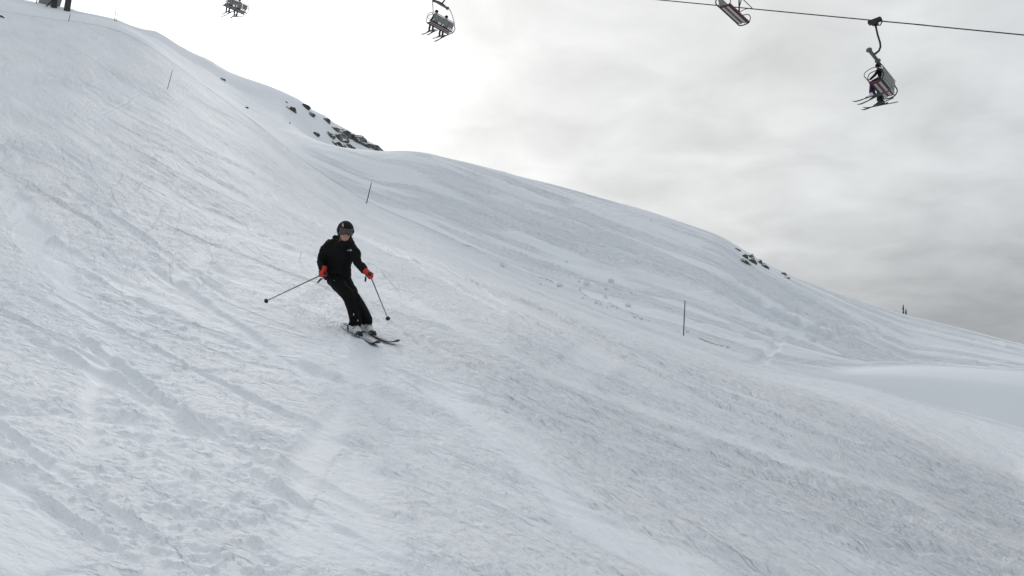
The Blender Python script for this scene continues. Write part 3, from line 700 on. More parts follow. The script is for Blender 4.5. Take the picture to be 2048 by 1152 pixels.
# bunched hood and collar round the neck
jk.tube([P(672, 486, -0.05), P(673, 479, 0.0), P(684, 476, 0.04), P(697, 478, -0.03), P(702, 486, -0.14)], [0.05, 0.058, 0.06, 0.05, 0.045], 12)
jk.tube([P(675, 482, -0.13), P(680, 487, -0.22), P(688, 489.5, -0.255), P(696, 487, -0.23), P(700, 482, -0.16)], [0.032, 0.03, 0.03, 0.03, 0.032], 10)
jk.tube([shc, shR, P(650, 505, -0.06), elR, P(645, 536, -0.12), P(645.5, 545, -0.18)], [0.10, 0.092, 0.078, 0.070, 0.062, 0.052], 14)
jk.tube([shc, shL, P(711, 508, -0.17), elL, P(730, 541, -0.30), P(738, 548.5, -0.345)], [0.10, 0.082, 0.070, 0.063, 0.055, 0.046], 14)
jacket = jk.build('jacket', MT['jacket'], person, root_loc, voxel=0.012, sm=4, rough_=(0.026, 0.075))
tr = MB()
tr.loft([(P(675, 545, 0.07), AX, AY, 0.150, 0.115), (pel, AX, AY, 0.165, 0.125), (P(676, 560, 0.07), AX, AY, 0.165, 0.125), (P(679, 567, 0.04), AX, AY, 0.14, 0.11)], 18)
tr.tube([hipR, P(680, 572, -0.10), P(693, 588, -0.20), kneeR, kneeR.lerp(ankR, 0.55), ankR - uA * 0.03, ankR - uA * 0.10 - fA * 0.01], [0.105, 0.104, 0.085, 0.080, 0.078, 0.082, 0.090], 16)
tr.tube([hipL, P(695, 574, 0.0), P(705, 589, -0.10), kneeL, kneeL.lerp(ankL, 0.55), ankL - uB * 0.03, ankL - uB * 0.10 - fB * 0.01], [0.105, 0.098, 0.085, 0.078, 0.076, 0.078, 0.084], 16)
trous = tr.build('trousers', MT['trousers'], person, root_loc, voxel=0.012, sm=4, rough_=(0.014, 0.09))

def make_boot(b, f, s_, u):
    k = MB()
    k.loft([(b - f * 0.14 + u * 0.045, s_, u, 0.042, 0.040), (b - f * 0.10 + u * 0.06, s_, u, 0.050, 0.06), (b + f * 0.0 + u * 0.075, s_, u, 0.052, 0.075), (b + f * 0.09 + u * 0.055, s_, u, 0.054, 0.052),
            (b + f * 0.15 + u * 0.042, s_, u, 0.048, 0.038), (b + f * 0.175 + u * 0.038, s_, u, 0.030, 0.026)], 16)
    k.loft([(b - f * 0.05 + u * 0.05, s_, f, 0.055, 0.085), (b - f * 0.03 + u * 0.14, s_, f, 0.056, 0.080), (b - f * 0.02 + u * 0.19, s_, f, 0.055, 0.072), (b - f * 0.01 + u * 0.23, s_, f, 0.050, 0.062)], 16)
    k.box(b + u * 0.014, (0.31, 0.072, 0.03), (f, s_, u))
    o = k.build('boot', MT['boot'], person, root_loc, voxel=0.0075, sm=2)
    bk = MB()
    for t, h in ((0.085, 0.088), (0.04, 0.12), (0.045, 0.19)):
        w = 0.056 if h < 0.15 else 0.061
        bk.tube([b + f * t - s_ * w + u * (h - 0.03), b + f * (t + 0.01) - s_ * (w * 0.7) + u * (h + 0.005), b + f * (t + 0.035 * (h > 0.15)) + u * (h + 0.028), b + f * (t + 0.01) + s_ * (w * 0.7) + u * (h + 0.005), b + f * t + s_ * w + u * (h - 0.03)], 0.007, 6)
    bk.build('buckle', MT['buckle'], o, root_loc)
    sb = MB(); sb.box(b + u * 0.008, (0.32, 0.066, 0.016), (f, s_, u)); sb.build('sole', MT['black'], o, root_loc, smooth=False, bevel=0.004)
make_boot(bA, fA, sA, uA); make_boot(bB, fB, sB, uB)

# helmet: a shell with the face opening left out
hm_ = MB(); nu, nv = 40, 26; idx = {}
def hpt(th, ph):      # th round (0 = forward), ph from top
    x = math.sin(th) * math.sin(ph); y = math.cos(th) * math.sin(ph); z = math.cos(ph)
    return (x * 0.112, y * 0.128 - 0.008, z * 0.128 + 0.03)
for j in range(nv + 1):
    for i in range(nu):
        th = 2 * math.pi * i / nu; ph = math.pi * 0.80 * j / nv; x, y, z = hpt(th, ph)
        idx[i, j] = len(hm_.v); hm_.v.append(HL(x, y, z))
for j in range(nv):
    for i in range(nu):
        th = 2 * math.pi * (i + 0.5) / nu; th = (th + math.pi) % (2 * math.pi) - math.pi; ph = math.pi * 0.80 * (j + 0.5) / nv
        z = math.cos(ph)
        if abs(th) < R(62) and z < 0.30: continue
        if abs(th) < R(78) and z < -0.45: continue
        if abs(th) > R(125) and z < -0.55: continue
        hm_.f.append((idx[i, j], idx[(i + 1) % nu, j], idx[(i + 1) % nu, j + 1], idx[i, j + 1]))
helmet = hm_.build('helmet', MT['helmet'], person, root_loc, solid=0.018)
sx = MB(); fr = []
for i in range(5):
    for j in range(4):
        th = R(-44 + 17 * (i / 4.0) + 3 * (j - 1.5)); ph = R(42 + 22 * (j / 3.0) + 6 * (i / 4))
        x, y, z = hpt(th, ph); sx.v.append(HL(x * 1.02, y * 1.02, (z - 0.03) * 1.02 + 0.03))
for i in range(4):
    for j in range(3): sx.f.append((i * 4 + j, i * 4 + 4 + j, i * 4 + 5 + j, i * 4 + 1 + j))
st_o = sx.build('sticker', MT['sticker'], helmet, root_loc, solid=0.003)
gg = MB(); n = 14
def band(mb, a0, a1, z0, z1, rx, ry, bul=0.0, cut=True):
    st0 = len(mb.v); m = 6
    for i in range(n + 1):
        th = a0 + (a1 - a0) * i / n
        for j in range(m + 1):
            t = j / m; z = z0 + (z1 - z0) * t
            nose = 0.018 * math.exp(-(th / R(14)) ** 2) * (1 - t) if cut else 0
            q = 1 + bul * (1 - (2 * t - 1) ** 2)
            mb.v.append(HL(math.sin(th) * rx * q, math.cos(th) * ry * q, z + nose))
    for i in range(n):
        for j in range(m):
            k = st0 + i * (m + 1) + j; mb.f.append((k, k + m + 1, k + m + 2, k + 1))
band(gg, R(-66), R(66), -0.026, 0.066, 0.101, 0.120)
goggles = gg.build('goggles', MT['black'], person, root_loc, solid=0.02)
ln = MB(); band(ln, R(-58), R(58), -0.018, 0.058, 0.104, 0.124, 0.05)
ln.build('lens', MT['lens'], goggles, root_loc, solid=0.004)
sp_ = MB(); n = 30; band(sp_, R(60), R(300), 0.005, 0.045, 0.117, 0.134, cut=False)
sp_.build('strap', MT['black'], goggles, root_loc, solid=0.003)
ch = MB(); ch.tube([HL(-0.085, 0.03, -0.05), HL(-0.055, 0.06, -0.105), HL(0, 0.055, -0.125), HL(0.055, 0.06, -0.105), HL(0.085, 0.03, -0.05)], 0.007, 6)
ch.build('chin_strap', MT['black'], helmet, root_loc)

def on_surface(obj, p, d):
    """first hit on an object's mesh along d from p"""
    from mathutils.bvhtree import BVHTree
    m = obj.data; bv = BVHTree.FromPolygons([v.co for v in m.vertices], [tuple(q.vertices) for q in m.polygons])
    h = bv.ray_cast(p - root_loc, d, 60.0)
    return (h[0] + root_loc, h[1]) if h[0] is not None else (p, -d)
def patch(name, obj, u0, v0, shapes, material, th=0.004):
    """print on cloth: flat strips (lists of photo points) laid on the fabric"""
    mb = MB()
    for sh in shapes:
        st = len(mb.v)
        for (u, v) in sh:
            d = ray(u0 + u, v0 + v).normalized(); h, nn = on_surface(obj, Vector((0, 0, 0)), d)
            mb.v.append(h - d * th)
        half = len(sh) // 2
        for k in range(half - 1): mb.f.append((st + k, st + k + 1, st + len(sh) - 2 - k, st + len(sh) - 1 - k))
    return mb.build(name, material, obj, root_loc, smooth=False, solid=0.002)
def arcstrip(cx, cy, r0, r1, a0, a1, n=7):
    out = [(cx + r1 * math.cos(a0 + (a1 - a0) * k / (n - 1)), cy - r1 * math.sin(a0 + (a1 - a0) * k / (n - 1))) for k in range(n)]
    inn = [(cx + r0 * math.cos(a0 + (a1 - a0) * k / (n - 1)), cy - r0 * math.sin(a0 + (a1 - a0) * k / (n - 1))) for k in range(n)]
    return out + inn[::-1]
# pale chest emblem: three nested quarter arcs beside lines of lettering
patch('chest_emblem', jacket, 698.6, 501.0,
      [arcstrip(1.4, 1.0, 2.9, 3.7, R(0), R(88)), arcstrip(1.4, 1.0, 1.6, 2.4, R(0), R(88)), arcstrip(1.4, 1.0, 0.2, 1.0, R(0), R(88)),
       [(-3.6, -1.0), (0.9, -1.2), (0.9, -0.5), (-3.6, -0.3)], [(-3.6, 0.1), (0.9, -0.1), (0.9, 0.6), (-3.6, 0.8)]], MT['logo'])
patch('thigh_emblem', trous, 668.5, 560.5, [[(-1.6, -0.8), (1.6, -0.2), (1.6, 0.9), (-1.6, 0.6)]], MT['teal'])
patch('zip_tab', trous, 707.5, 629, [[(-0.8, -2), (0.8, -2), (0.4, 2), (-0.9, 2)]], MT['logo'])
patch('zip_tab', trous, 715.5, 641, [[(-0.7, -1.6), (0.7, -1.6), (0.5, 1.6), (-0.7, 1.6)]], MT['logo'])

def make_glove(c, a, towrist, label=None):
    """glove closed round a shaft of direction a; towrist points back up the forearm"""
    a = a.normalized(); w = (towrist - a * towrist.dot(a)).normalized(); q = a.cross(w)     # q: palm side to side
    k = MB()
    k.loft([(c + w * 0.075, a, q, 0.042, 0.034), (c + w * 0.045, a, q, 0.050, 0.036), (c + w * 0.02 + q * 0.022, a, q, 0.052, 0.022), (c - w * 0.015 + q * 0.028, a, q, 0.046, 0.016)], 14)
    for i, (off, rr, sc) in enumerate(((0.036, 0.0125, 0.96), (0.013, 0.0135, 1.06), (-0.011, 0.0130, 1.0), (-0.034, 0.0112, 0.84))):
        pts = []
        for t in (60, 10, -40, -95, -150, -190):
            ang = R(t); rad = 0.031 * sc
            pts.append(c + a * (off + 0.002 * i) + q * (math.sin(ang + math.pi / 2) * rad) - w * (math.cos(ang + math.pi / 2) * -rad * -1.0))
        k.tube(pts, [rr, rr * 1.02, rr, rr * 0.95, rr * 0.9, rr * 0.75], 8)
    k.tube([c + w * 0.035 + a * 0.03, c + w * 0.012 - q * 0.026 + a * 0.046, c - w * 0.016 - q * 0.033 + a * 0.036, c - w * 0.034 - q * 0.02 + a * 0.022], [0.017, 0.016, 0.014, 0.011], 8)
    k.loft([(c + w * 0.06, a, q, 0.042, 0.038), (c + w * 0.10, a, q, 0.046, 0.042), (c + w * 0.115, a, q, 0.044, 0.040)], 14)
    return k.build('glove', MT['red'], person, root_loc, voxel=0.0055, sm=2)
tipR, tipL = P(528, 604, 0.55), P(777, 640, 0.85)
g0 = ground_z(tipL.x, tipL.y); tipL.z = max(tipL.z, g0 - 0.02)
aR = (haR - tipR).normalized(); aL = (haL - tipL).normalized()
make_glove(haR + Vector((0, -0.01, 0.0)), aR, elR - haR); make_glove(haL + Vector((0, -0.01, 0)), aL, elL - haL)

def make_pole(hand, tip, label, strap):
    a = (hand - tip).normalized(); x = a.cross(Vector((0, 1, 0))).normalized(); y = a.cross(x)
    root = empty('ski_pole', tip, label, 'ski pole', 'poles of the black-clad skier')
    MB().tube([tip + a * 0.05, hand - a * 0.06], [0.0065, 0.0085], 8).build('shaft', MT['alu'], root, tip)
    g = MB(); g.loft([(hand - a * 0.075, x, y, 0.013, 0.013), (hand - a * 0.03, x, y, 0.016, 0.018), (hand, x, y, 0.015, 0.016), (hand + a * 0.05, x, y, 0.017, 0.02), (hand + a * 0.075, x, y, 0.021, 0.024), (hand + a * 0.085, x, y, 0.014, 0.016)], 10)
    g.build('grip', MT['black'], root, tip)
    b = MB(); b.loft([(tip + a * 0.062, x, y, 0.012, 0.012), (tip + a * 0.058, x, y, 0.032, 0.032), (tip + a * 0.050, x, y, 0.034, 0.034), (tip + a * 0.045, x, y, 0.02, 0.02)], 12)
    b.build('basket', MT['black'], root, tip)
    MB().tube([tip, tip + a * 0.05], [0.003, 0.007], 6).build('spike', MT['buckle'], root, tip)
    MB().tube(strap, 0.008, 6).build('strap', MT['black'], root, tip)
make_pole(haR + Vector((0, -0.01, 0)), tipR, 'ski pole in the right hand, swung out to the left and clear of the snow',
          [haR + aR * 0.07, P(646, 556, -0.24), P(641, 560, -0.24), P(637.5, 564, -0.23), P(634, 566, -0.22), P(636, 563.5, -0.23), P(642, 557, -0.24)])
make_pole(haL + Vector((0, -0.01, 0)), tipL, 'ski pole in the left hand, trailing down to the snow on the right',
          [haL + aL * 0.07, P(733, 551, -0.40), P(730.5, 555, -0.40), P(730, 563, -0.40), P(731.5, 563, -0.40), P(732, 555, -0.40)])

# ------------------------------------------------------------------ marker poles on the piste edge
def marker(base, top, rad, material, label):
    b = ground_hit(*base); dep = b.dot(F_); t = ray(*top) * dep
    o = MB().tube([b - (t - b).normalized() * 0.15, b, b + (t - b) * 0.5, t, t + (t - b).normalized() * 0.01], [rad, rad, rad * 0.95, rad * 0.8, rad * 0.3], 8).build('marker_pole', material, None, b)
    return tag(o, label, 'marker pole', 'marker poles along the piste')
marker((1367, 671), (1370, 601), 0.026, MT['marker'], 'dark brown piste marker pole, tallest of all, by the gully at right')
marker((733, 407), (743, 365), 0.032, MT['marker'], 'dark leaning piste marker pole just above the black-clad skier')
marker((335, 178), (345, 140), 0.022, MT['markergrey'], 'slim grey leaning marker pole high on the left slope')
marker((137, 43), (140.5, 28), 0.030, MT['markergrey'], 'short thin grey marker pole just below the pylon legs')
marker((228.5, 42), (233, 14), 0.034, MT['markergrey'], 'thin pale marker pole on the left skyline, the taller of two')
marker((232, 44), (235.5, 28), 0.030, MT['markergrey'], 'thin pale marker pole on the left skyline, the shorter of two')

# ------------------------------------------------------------------ rocks
def rock(u, v, w, h, label, grp, cat='rock', seed=0, sink=0.05, depth=None):
    c = ground_hit(u, v, 30); r = c.length; W_ = w / FPX * r * 0.5; H_ = h / FPX * r * 0.5
    rnd = random.Random(seed); bm = bmesh.new(); bmesh.ops.create_icosphere(bm, subdivisions=4, radius=1.0)
    vs = np.array([tuple(x.co) for x in bm.verts]); o1 = rnd.random() * 50
    n_ = fbm(vs[:, 0] * 1.1 + o1, vs[:, 2] * 1.3 + vs[:, 1] * 0.8, seed + 3, 3)
    ly = vn(vs[:, 2] * 3.2 + vs[:, 0] * 1.6 + o1, vs[:, 1] * 0.6 + o1, seed + 9)
    vs = vs * (1 + 0.38 * n_ + 0.14 * ly)[:, None]
    for ax_ in range(5):                                        # a few cleaved faces
        d = np.array([rnd.uniform(-1, 1), rnd.uniform(-1, 1), rnd.uniform(-1, 1)]); d /= np.linalg.norm(d)
        k = vs @ d; cut = 0.62; vs = vs - np.outer(np.clip(k - cut, 0, None), d) * 0.85
    ang = math.atan2(0.55, 1.0)
    for x, p in zip(bm.verts, vs):
        X_, Y_, Z_ = p[0] * W_ * 1.5, p[1] * W_ * 1.0, p[2] * H_ * 1.9
        ca, sa = math.cos(ang), math.sin(ang)
        x.co = (X_ * ca + Z_ * sa * 0.8, Y_, -X_ * sa * 0.8 + Z_ * ca)
    m = bpy.data.meshes.new('rock'); bm.to_mesh(m); bm.free(); m.materials.append(MT['rock'])
    o = bpy.data.objects.new('rock', m); COL.objects.link(o); o.location = c - Vector((0, 0, sink * H_))
    return tag(o, label, cat, grp)
GL, GR = 'rocks on the left ridge', 'rocks on the right ridge'
for k, (u, v, w, h, lab, g) in enumerate([
    (584, 221, 12, 10, 'ragged dark rock on the open snow face, left of the skyline rocks', GL),
    (576, 216, 8, 3, 'thin dark rock sliver beside the ragged rock on the snow face', GL),
    (610, 214, 15, 10, 'highest rock breaking the left skyline, snow-dusted', GL),
    (623, 231, 12, 7, 'small dark wedge rock below the highest skyline rock', GL),
    (655, 244, 11, 9, 'reddish dark rock on the left skyline above the outcrop', GL),
    (677, 262, 26, 8, 'long striped slab at the top of the rock outcrop', GL),
    (688, 270, 22, 14, 'big rounded grey rock on the right of the outcrop top', GL),
    (683, 279, 26, 14, 'large greenish dark rock in the heart of the outcrop', GL),
    (661, 272, 13, 8, 'narrow dark slab on the left flank of the outcrop', GL),
    (668, 286, 10, 10, 'dark rock at the lower left foot of the outcrop', GL),
    (632, 270, 12, 7, 'isolated dark rock on the snow left of the outcrop', GL),
    (718, 284, 22, 15, 'grey rock mass to the right of the outcrop, below a snow cap', GL),
    (729, 291, 16, 10, 'dark rock at the foot of the right-hand rock mass', GL),
    (745, 295, 28, 10, 'long low rock tapering to the snow rim at the outcrop end', GL),
    (758, 300, 14, 5, 'last flat black rock where the outcrop meets the snow rim', GL),
    (685, 293, 18, 6, 'flat dark rock along the snow rim under the greenish rock', GL),
    (702, 295, 16, 7, 'brownish rock along the snow rim, right of the flat one', GL),
    (579, 247, 3.5, 4, 'tiny dark stone alone on the smooth ridge face', GL),
    (573, 205, 3.5, 2.5, 'tiny stone near the skyline above the ragged rock', GL),
    (447, 160, 10, 3, 'thin dark stone on the smooth ridge, far left of all rocks', GL),
    (493, 216, 5, 3, 'small faint stone low on the smooth ridge face', GL),
    (1491, 516, 10, 7, 'dark purple-grey rock at the upper left of the right outcrop', GR),
    (1491, 525, 16, 6, 'black rock along the lower left foot of the right outcrop', GR),
    (1501, 514, 12, 10, 'largest grey-green rock on the right outcrop skyline', GR),
    (1505, 525, 13, 7, 'snow-streaked rock in the middle of the right outcrop', GR),
    (1517, 524, 12, 7, 'rounded snow-dusted rock right of the outcrop middle', GR),
    (1529, 534, 14, 6, 'dark tapering rock at the lower right end of the outcrop', GR),
    (1474, 499, 10, 3, 'thin dark rock edge on the skyline above the right outcrop', GR),
    (1568, 549.5, 8, 4, 'small dark rock on the skyline right of the outcrop', GR),
    (1575, 556, 9, 4, 'small grey rock just below and right of the skyline one', GR)]):
    rock(u, v, w, h, lab, g, seed=k * 13 + 5)

# ------------------------------------------------------------------ snow lumps rolled off the piste edge
def chunk(u, v, w, h, label, seed):
    c = ground_hit(u, v + h * 0.5, 8); r = c.length; W_ = w / FPX * r * 0.5; H_ = h / FPX * r
    bm = bmesh.new(); bmesh.ops.create_icosphere(bm, subdivisions=3, radius=1.0); rnd = random.Random(seed)
    vs = np.array([tuple(x.co) for x in bm.verts]); o1 = rnd.random() * 90
    n_ = fbm(vs[:, 0] * 1.2 + o1, vs[:, 2] * 1.2 + vs[:, 1], seed, 3)
    vs = vs * (1 + 0.35 * n_)[:, None]
    for _ in range(4):
        d = np.array([rnd.uniform(-1, 1), rnd.uniform(-1, 1), rnd.uniform(-0.6, 1)]); d /= np.linalg.norm(d)
        vs = vs - np.outer(np.clip(vs @ d - 0.6, 0, None), d) * 0.9
    for x, p in zip(bm.verts, vs): x.co = (p[0] * W_, p[1] * W_ * 0.9, (p[2] + 0.72) * H_ * 0.58)
    for f in bm.faces: f.smooth = True
    m = bpy.data.meshes.new('snow_lump'); bm.to_mesh(m); bm.free(); m.materials.append(MT['chunk'])
    o = bpy.data.objects.new('snow_lump', m); COL.objects.link(o); o.location = c
    return tag(o, label, 'snow lump', 'snow lumps along the piste edge')
for k, (u, v, w, h, lab) in enumerate([
    (1004, 528, 13, 10, 'angular snow block alone on the piste edge, highest of the lumps'),
    (1120, 569, 14, 7, 'low broken snow lump left of the round ones'),
    (1172, 565, 13, 10, 'large rounded snow lump, highest of the scattered group'),
    (1159, 577, 8, 9, 'upright egg-shaped snow lump below the large rounded one'),
    (1211, 592, 8, 10, 'narrow stacked snow lump in the middle of the group'),
    (1255, 608, 15, 9, 'broad flat-bottomed snow lump at the right of the group'),
    (1225, 611, 8, 5, 'small dark-shaded snow lump left of the broad one'),
    (1234, 615, 5, 5, 'little upright snow lump just left of the broad one'),
    (1282, 635, 8, 6, 'small snow lump lowest right of the group on the piste edge'),
    (1269, 633, 10, 4, 'flat snow flake lump beside the lowest right one'),
    (1212, 575, 8, 7, 'snow lump right of the large rounded one'),
    (1222, 561, 12, 8, 'faint snow lump above the group on the crusted snow'),
    (1166, 595, 5, 4, 'tiny snow lump at the left of the edge line'),
    (1192, 604, 9, 5, 'crumbled snow lump on the edge line, mid group'),
    (1201, 608, 6, 4, 'crumbled snow bit touching the mid edge lump'),
    (1214, 614, 5, 4, 'tiny snow lump at the right of the edge line'),
    (1133, 522, 6, 4, 'small snow lump on its own far above the group'),
    (1263, 585, 5, 4, 'small grey snow lump right of the group on crusted snow'),
    (1081, 568, 7, 4, 'small flat snow lump leftmost on the edge line'),
    (1158, 562, 5, 4, 'pebble-sized snow lump beside the large rounded one'),
    (1375, 661, 10, 9, 'snow lump right beside the foot of the tall marker pole'),
    (1303, 440, 3.5, 3, 'tiny snow knob on the skyline of the right-hand hill')]):
    chunk(u, v, w, h, lab, 300 + k * 7)

# ------------------------------------------------------------------ chairlift
def at_range(u, v, r):
    d = ray(u, v); return d * (r / math.hypot(d.x, d.y))
G4, G2, G1 = at_range(1749, 41, 44), at_range(892, -38, 62), at_range(482, -58, 80)
GT = at_range(112, -112, 108)
GE = at_range(2048, 70, 42.2)
dirv = (G2 - G4); YAW = math.atan2(-dirv.x, dirv.y)
print('cable', G4, G2, G1, GT, 'yaw', math.degrees(YAW))
def spline(pts, n=12):
    Q = []
    for i in range(len(pts) - 1):
        p0 = pts[max(i - 1, 0)]; p1_ = pts[i]; p2 = pts[i + 1]; p3 = pts[min(i + 2, len(pts) - 1)]
        for k in range(n):
            t = k / n; Q.append(0.5 * ((2 * p1_) + (p2 - p0) * t + (2 * p0 - 5 * p1_ + 4 * p2 - p3) * t * t + (3 * p1_ - p0 - 3 * p2 + p3) * t ** 3))
    return Q + [pts[-1]]
far_r = G4 + (GE - G4) * 9.0
OFF = Vector((-math.cos(YAW), -math.sin(YAW), 0)) * 6.0         # the return rope runs nearer the viewer
G3 = at_range(1464, -108, 41.0)
up_pts = spline([far_r, GE, G4, G2, G1, GT])
o = MB().tube(up_pts, 0.030, 8).build('lift_cable', MT['steel'], None, G2)
tag(o, 'dark steel haul rope of the chairlift crossing the upper right sky', 'cable')
GT3 = GT + OFF; d3 = (GT3 - G3)
o = MB().tube(spline([G3 - d3.normalized() * 60, G3, G3 + d3 * 0.5 + Vector((0, 0, -0.8)), GT3]), 0.030, 8).build('lift_cable', MT['steel'], None, G3)
tag(o, 'return rope of the chairlift, carrying the empty chair above the picture', 'cable')

def make_chair(grip, yaw, label, centre_bar=False, tilt=0.0):
    root = empty('lift_chair', grip, label, 'lift chair', 'chairs of the chairlift', yaw); root.rotation_euler = (tilt, 0, yaw)
    def B(mb, name, m, par=root, **kw): return mb.build(name, m, par, Vector(), **kw)
    g = MB(); g.box((0, 0, 0.02), (0.16, 0.62, 0.11)); g.box((0, 0.0, -0.12), (0.20, 0.30, 0.22)); g.tube([(-0.1, 0.22, -0.05), (0.1, 0.22, -0.05)], 0.10, 10); g.tube([(-0.1, -0.22, -0.05), (0.1, -0.22, -0.05)], 0.10, 10)
    g.tube([(0.02, -0.30, 0.05), (0.02, -0.34, -0.18), (0.02, -0.22, -0.34), (0.02, 0.0, -0.26)], 0.035, 8)
    B(g, 'grip', MT['steel'], smooth=False, bevel=0.02)
    h = MB(); h.tube([(0, 0, -0.15), (0.0, -0.02, -0.8), (0.02, -0.06, -1.25), (0.02, -0.04, -1.48), (0.0, 0.06, -1.66), (0, 0.24, -1.74), (0, 0.36, -1.76)], [0.055, 0.048, 0.048, 0.05, 0.052, 0.055, 0.055], 10)
    B(h, 'hanger', MT['steel'])
    b = MB(); b.box((0, 0.34, -1.80), (1.36, 0.15, 0.11)); b.tube([(-0.5, 0.34, -1.72), (-0.2, 0.34, -1.66), (0.2, 0.34, -1.66), (0.5, 0.34, -1.72)], 0.04, 8)
    for s_ in (-1, 1): b.ball((s_ * 0.70, 0.34, -1.80), (0.13, 0.15, 0.12), n=12)
    B(b, 'crossbeam', MT['galv'], smooth=False, bevel=0.015)
    for s_ in (-1, 1):
        f = MB()
        f.tube(spline([Vector(p) for p in ((s_ * 0.74, 0.34, -1.80), (s_ * 0.92, 0.28, -1.88), (s_ * 1.02, 0.10, -2.3), (s_ * 1.10, -0.10, -2.9), (s_ * 1.12, -0.14, -3.2))], 4), 0.026, 8)
        f.tube(spline([Vector(p) for p in ((s_ * 1.12, -0.14, -3.2), (s_ * 1.13, -0.20, -3.48), (s_ * 1.10, -0.02, -3.72), (s_ * 1.06, 0.28, -3.76), (s_ * 1.06, 0.50, -3.70))], 4), 0.030, 8)
        f.tube(spline([Vector(p) for p in ((s_ * 1.12, -0.14, -3.16), (s_ * 1.14, 0.12, -3.18), (s_ * 1.13, 0.42, -3.24), (s_ * 1.10, 0.54, -3.45), (s_ * 1.06, 0.50, -3.70))], 4), 0.022, 8)
        B(f, 'side_frame', MT['steel'])
    f = MB()
    f.tube([(-1.08, -0.05, -3.70), (1.08, -0.05, -3.70)], 0.028, 8); f.tube([(-1.06, 0.44, -3.735), (1.06, 0.44, -3.735)], 0.028, 8)
    B(f, 'seat_frame', MT['steel'])
    # backrest of four shells, leaning back
    bk = MB(); n_ = Vector((0, -0.26, 1)).normalized(); m_ = Vector((0, 1, 0.26)).normalized()
    for k in range(4):
        c = Vector((-0.765 + 0.51 * k, -0.13, -3.28)); bk.box(c, (0.485, 0.045, 0.46), (Vector((1, 0, 0)), m_, n_))
    back = B(bk, 'backrest', MT['seatback'], smooth=False, bevel=0.02)
    rm = MB(); rm.tube([(-1.04, -0.205, -3.00), (1.04, -0.205, -3.00)], 0.028, 8); rm.tube([(-1.05, -0.065, -3.56), (1.05, -0.065, -3.56)], 0.036, 8)
    B(rm, 'backrest_rim', MT['seatpale'], back)
    se = MB()
    for k in range(4): se.box((-0.765 + 0.51 * k, 0.20, -3.655), (0.49, 0.50, 0.07))
    seat = B(se, 'seat', MT['seatred'], smooth=False, bevel=0.025)
    un = MB(); un.box((0, 0.08, -3.702), (2.04, 0.11, 0.02)); un.box((0, 0.32, -3.708), (2.04, 0.13, 0.02))
    B(un, 'underside', MT['seatpale'], seat, smooth=False)
    ed = MB(); ed.tube([(-1.03, 0.47, -3.665), (1.03, 0.47, -3.665)], 0.05, 8); B(ed, 'front_edge', MT['seatred'], seat)
    # safety bar with its hoops, lowered in front
    s = MB()
    for s_ in (-1, 1):
        s.tube(spline([Vector(p) for p in ((s_ * 1.08, -0.16, -3.05), (s_ * 1.06, 0.25, -2.95), (s_ * 1.0, 0.62, -3.02), (s_ * 0.85, 0.74, -3.12))], 4), 0.018, 7)
    s.tube([(-0.85, 0.74, -3.12), (0.85, 0.74, -3.12)], 0.02, 7)
    B(s, 'safety_bar', MT['steel'])
    if centre_bar:
        c = MB(); c.tube([(0.05, 0.34, -1.85), (0.05, 0.46, -2.8), (0.05, 0.50, -3.66)], 0.035, 8); B(c, 'centre_bar', MT['steel'])
    return root

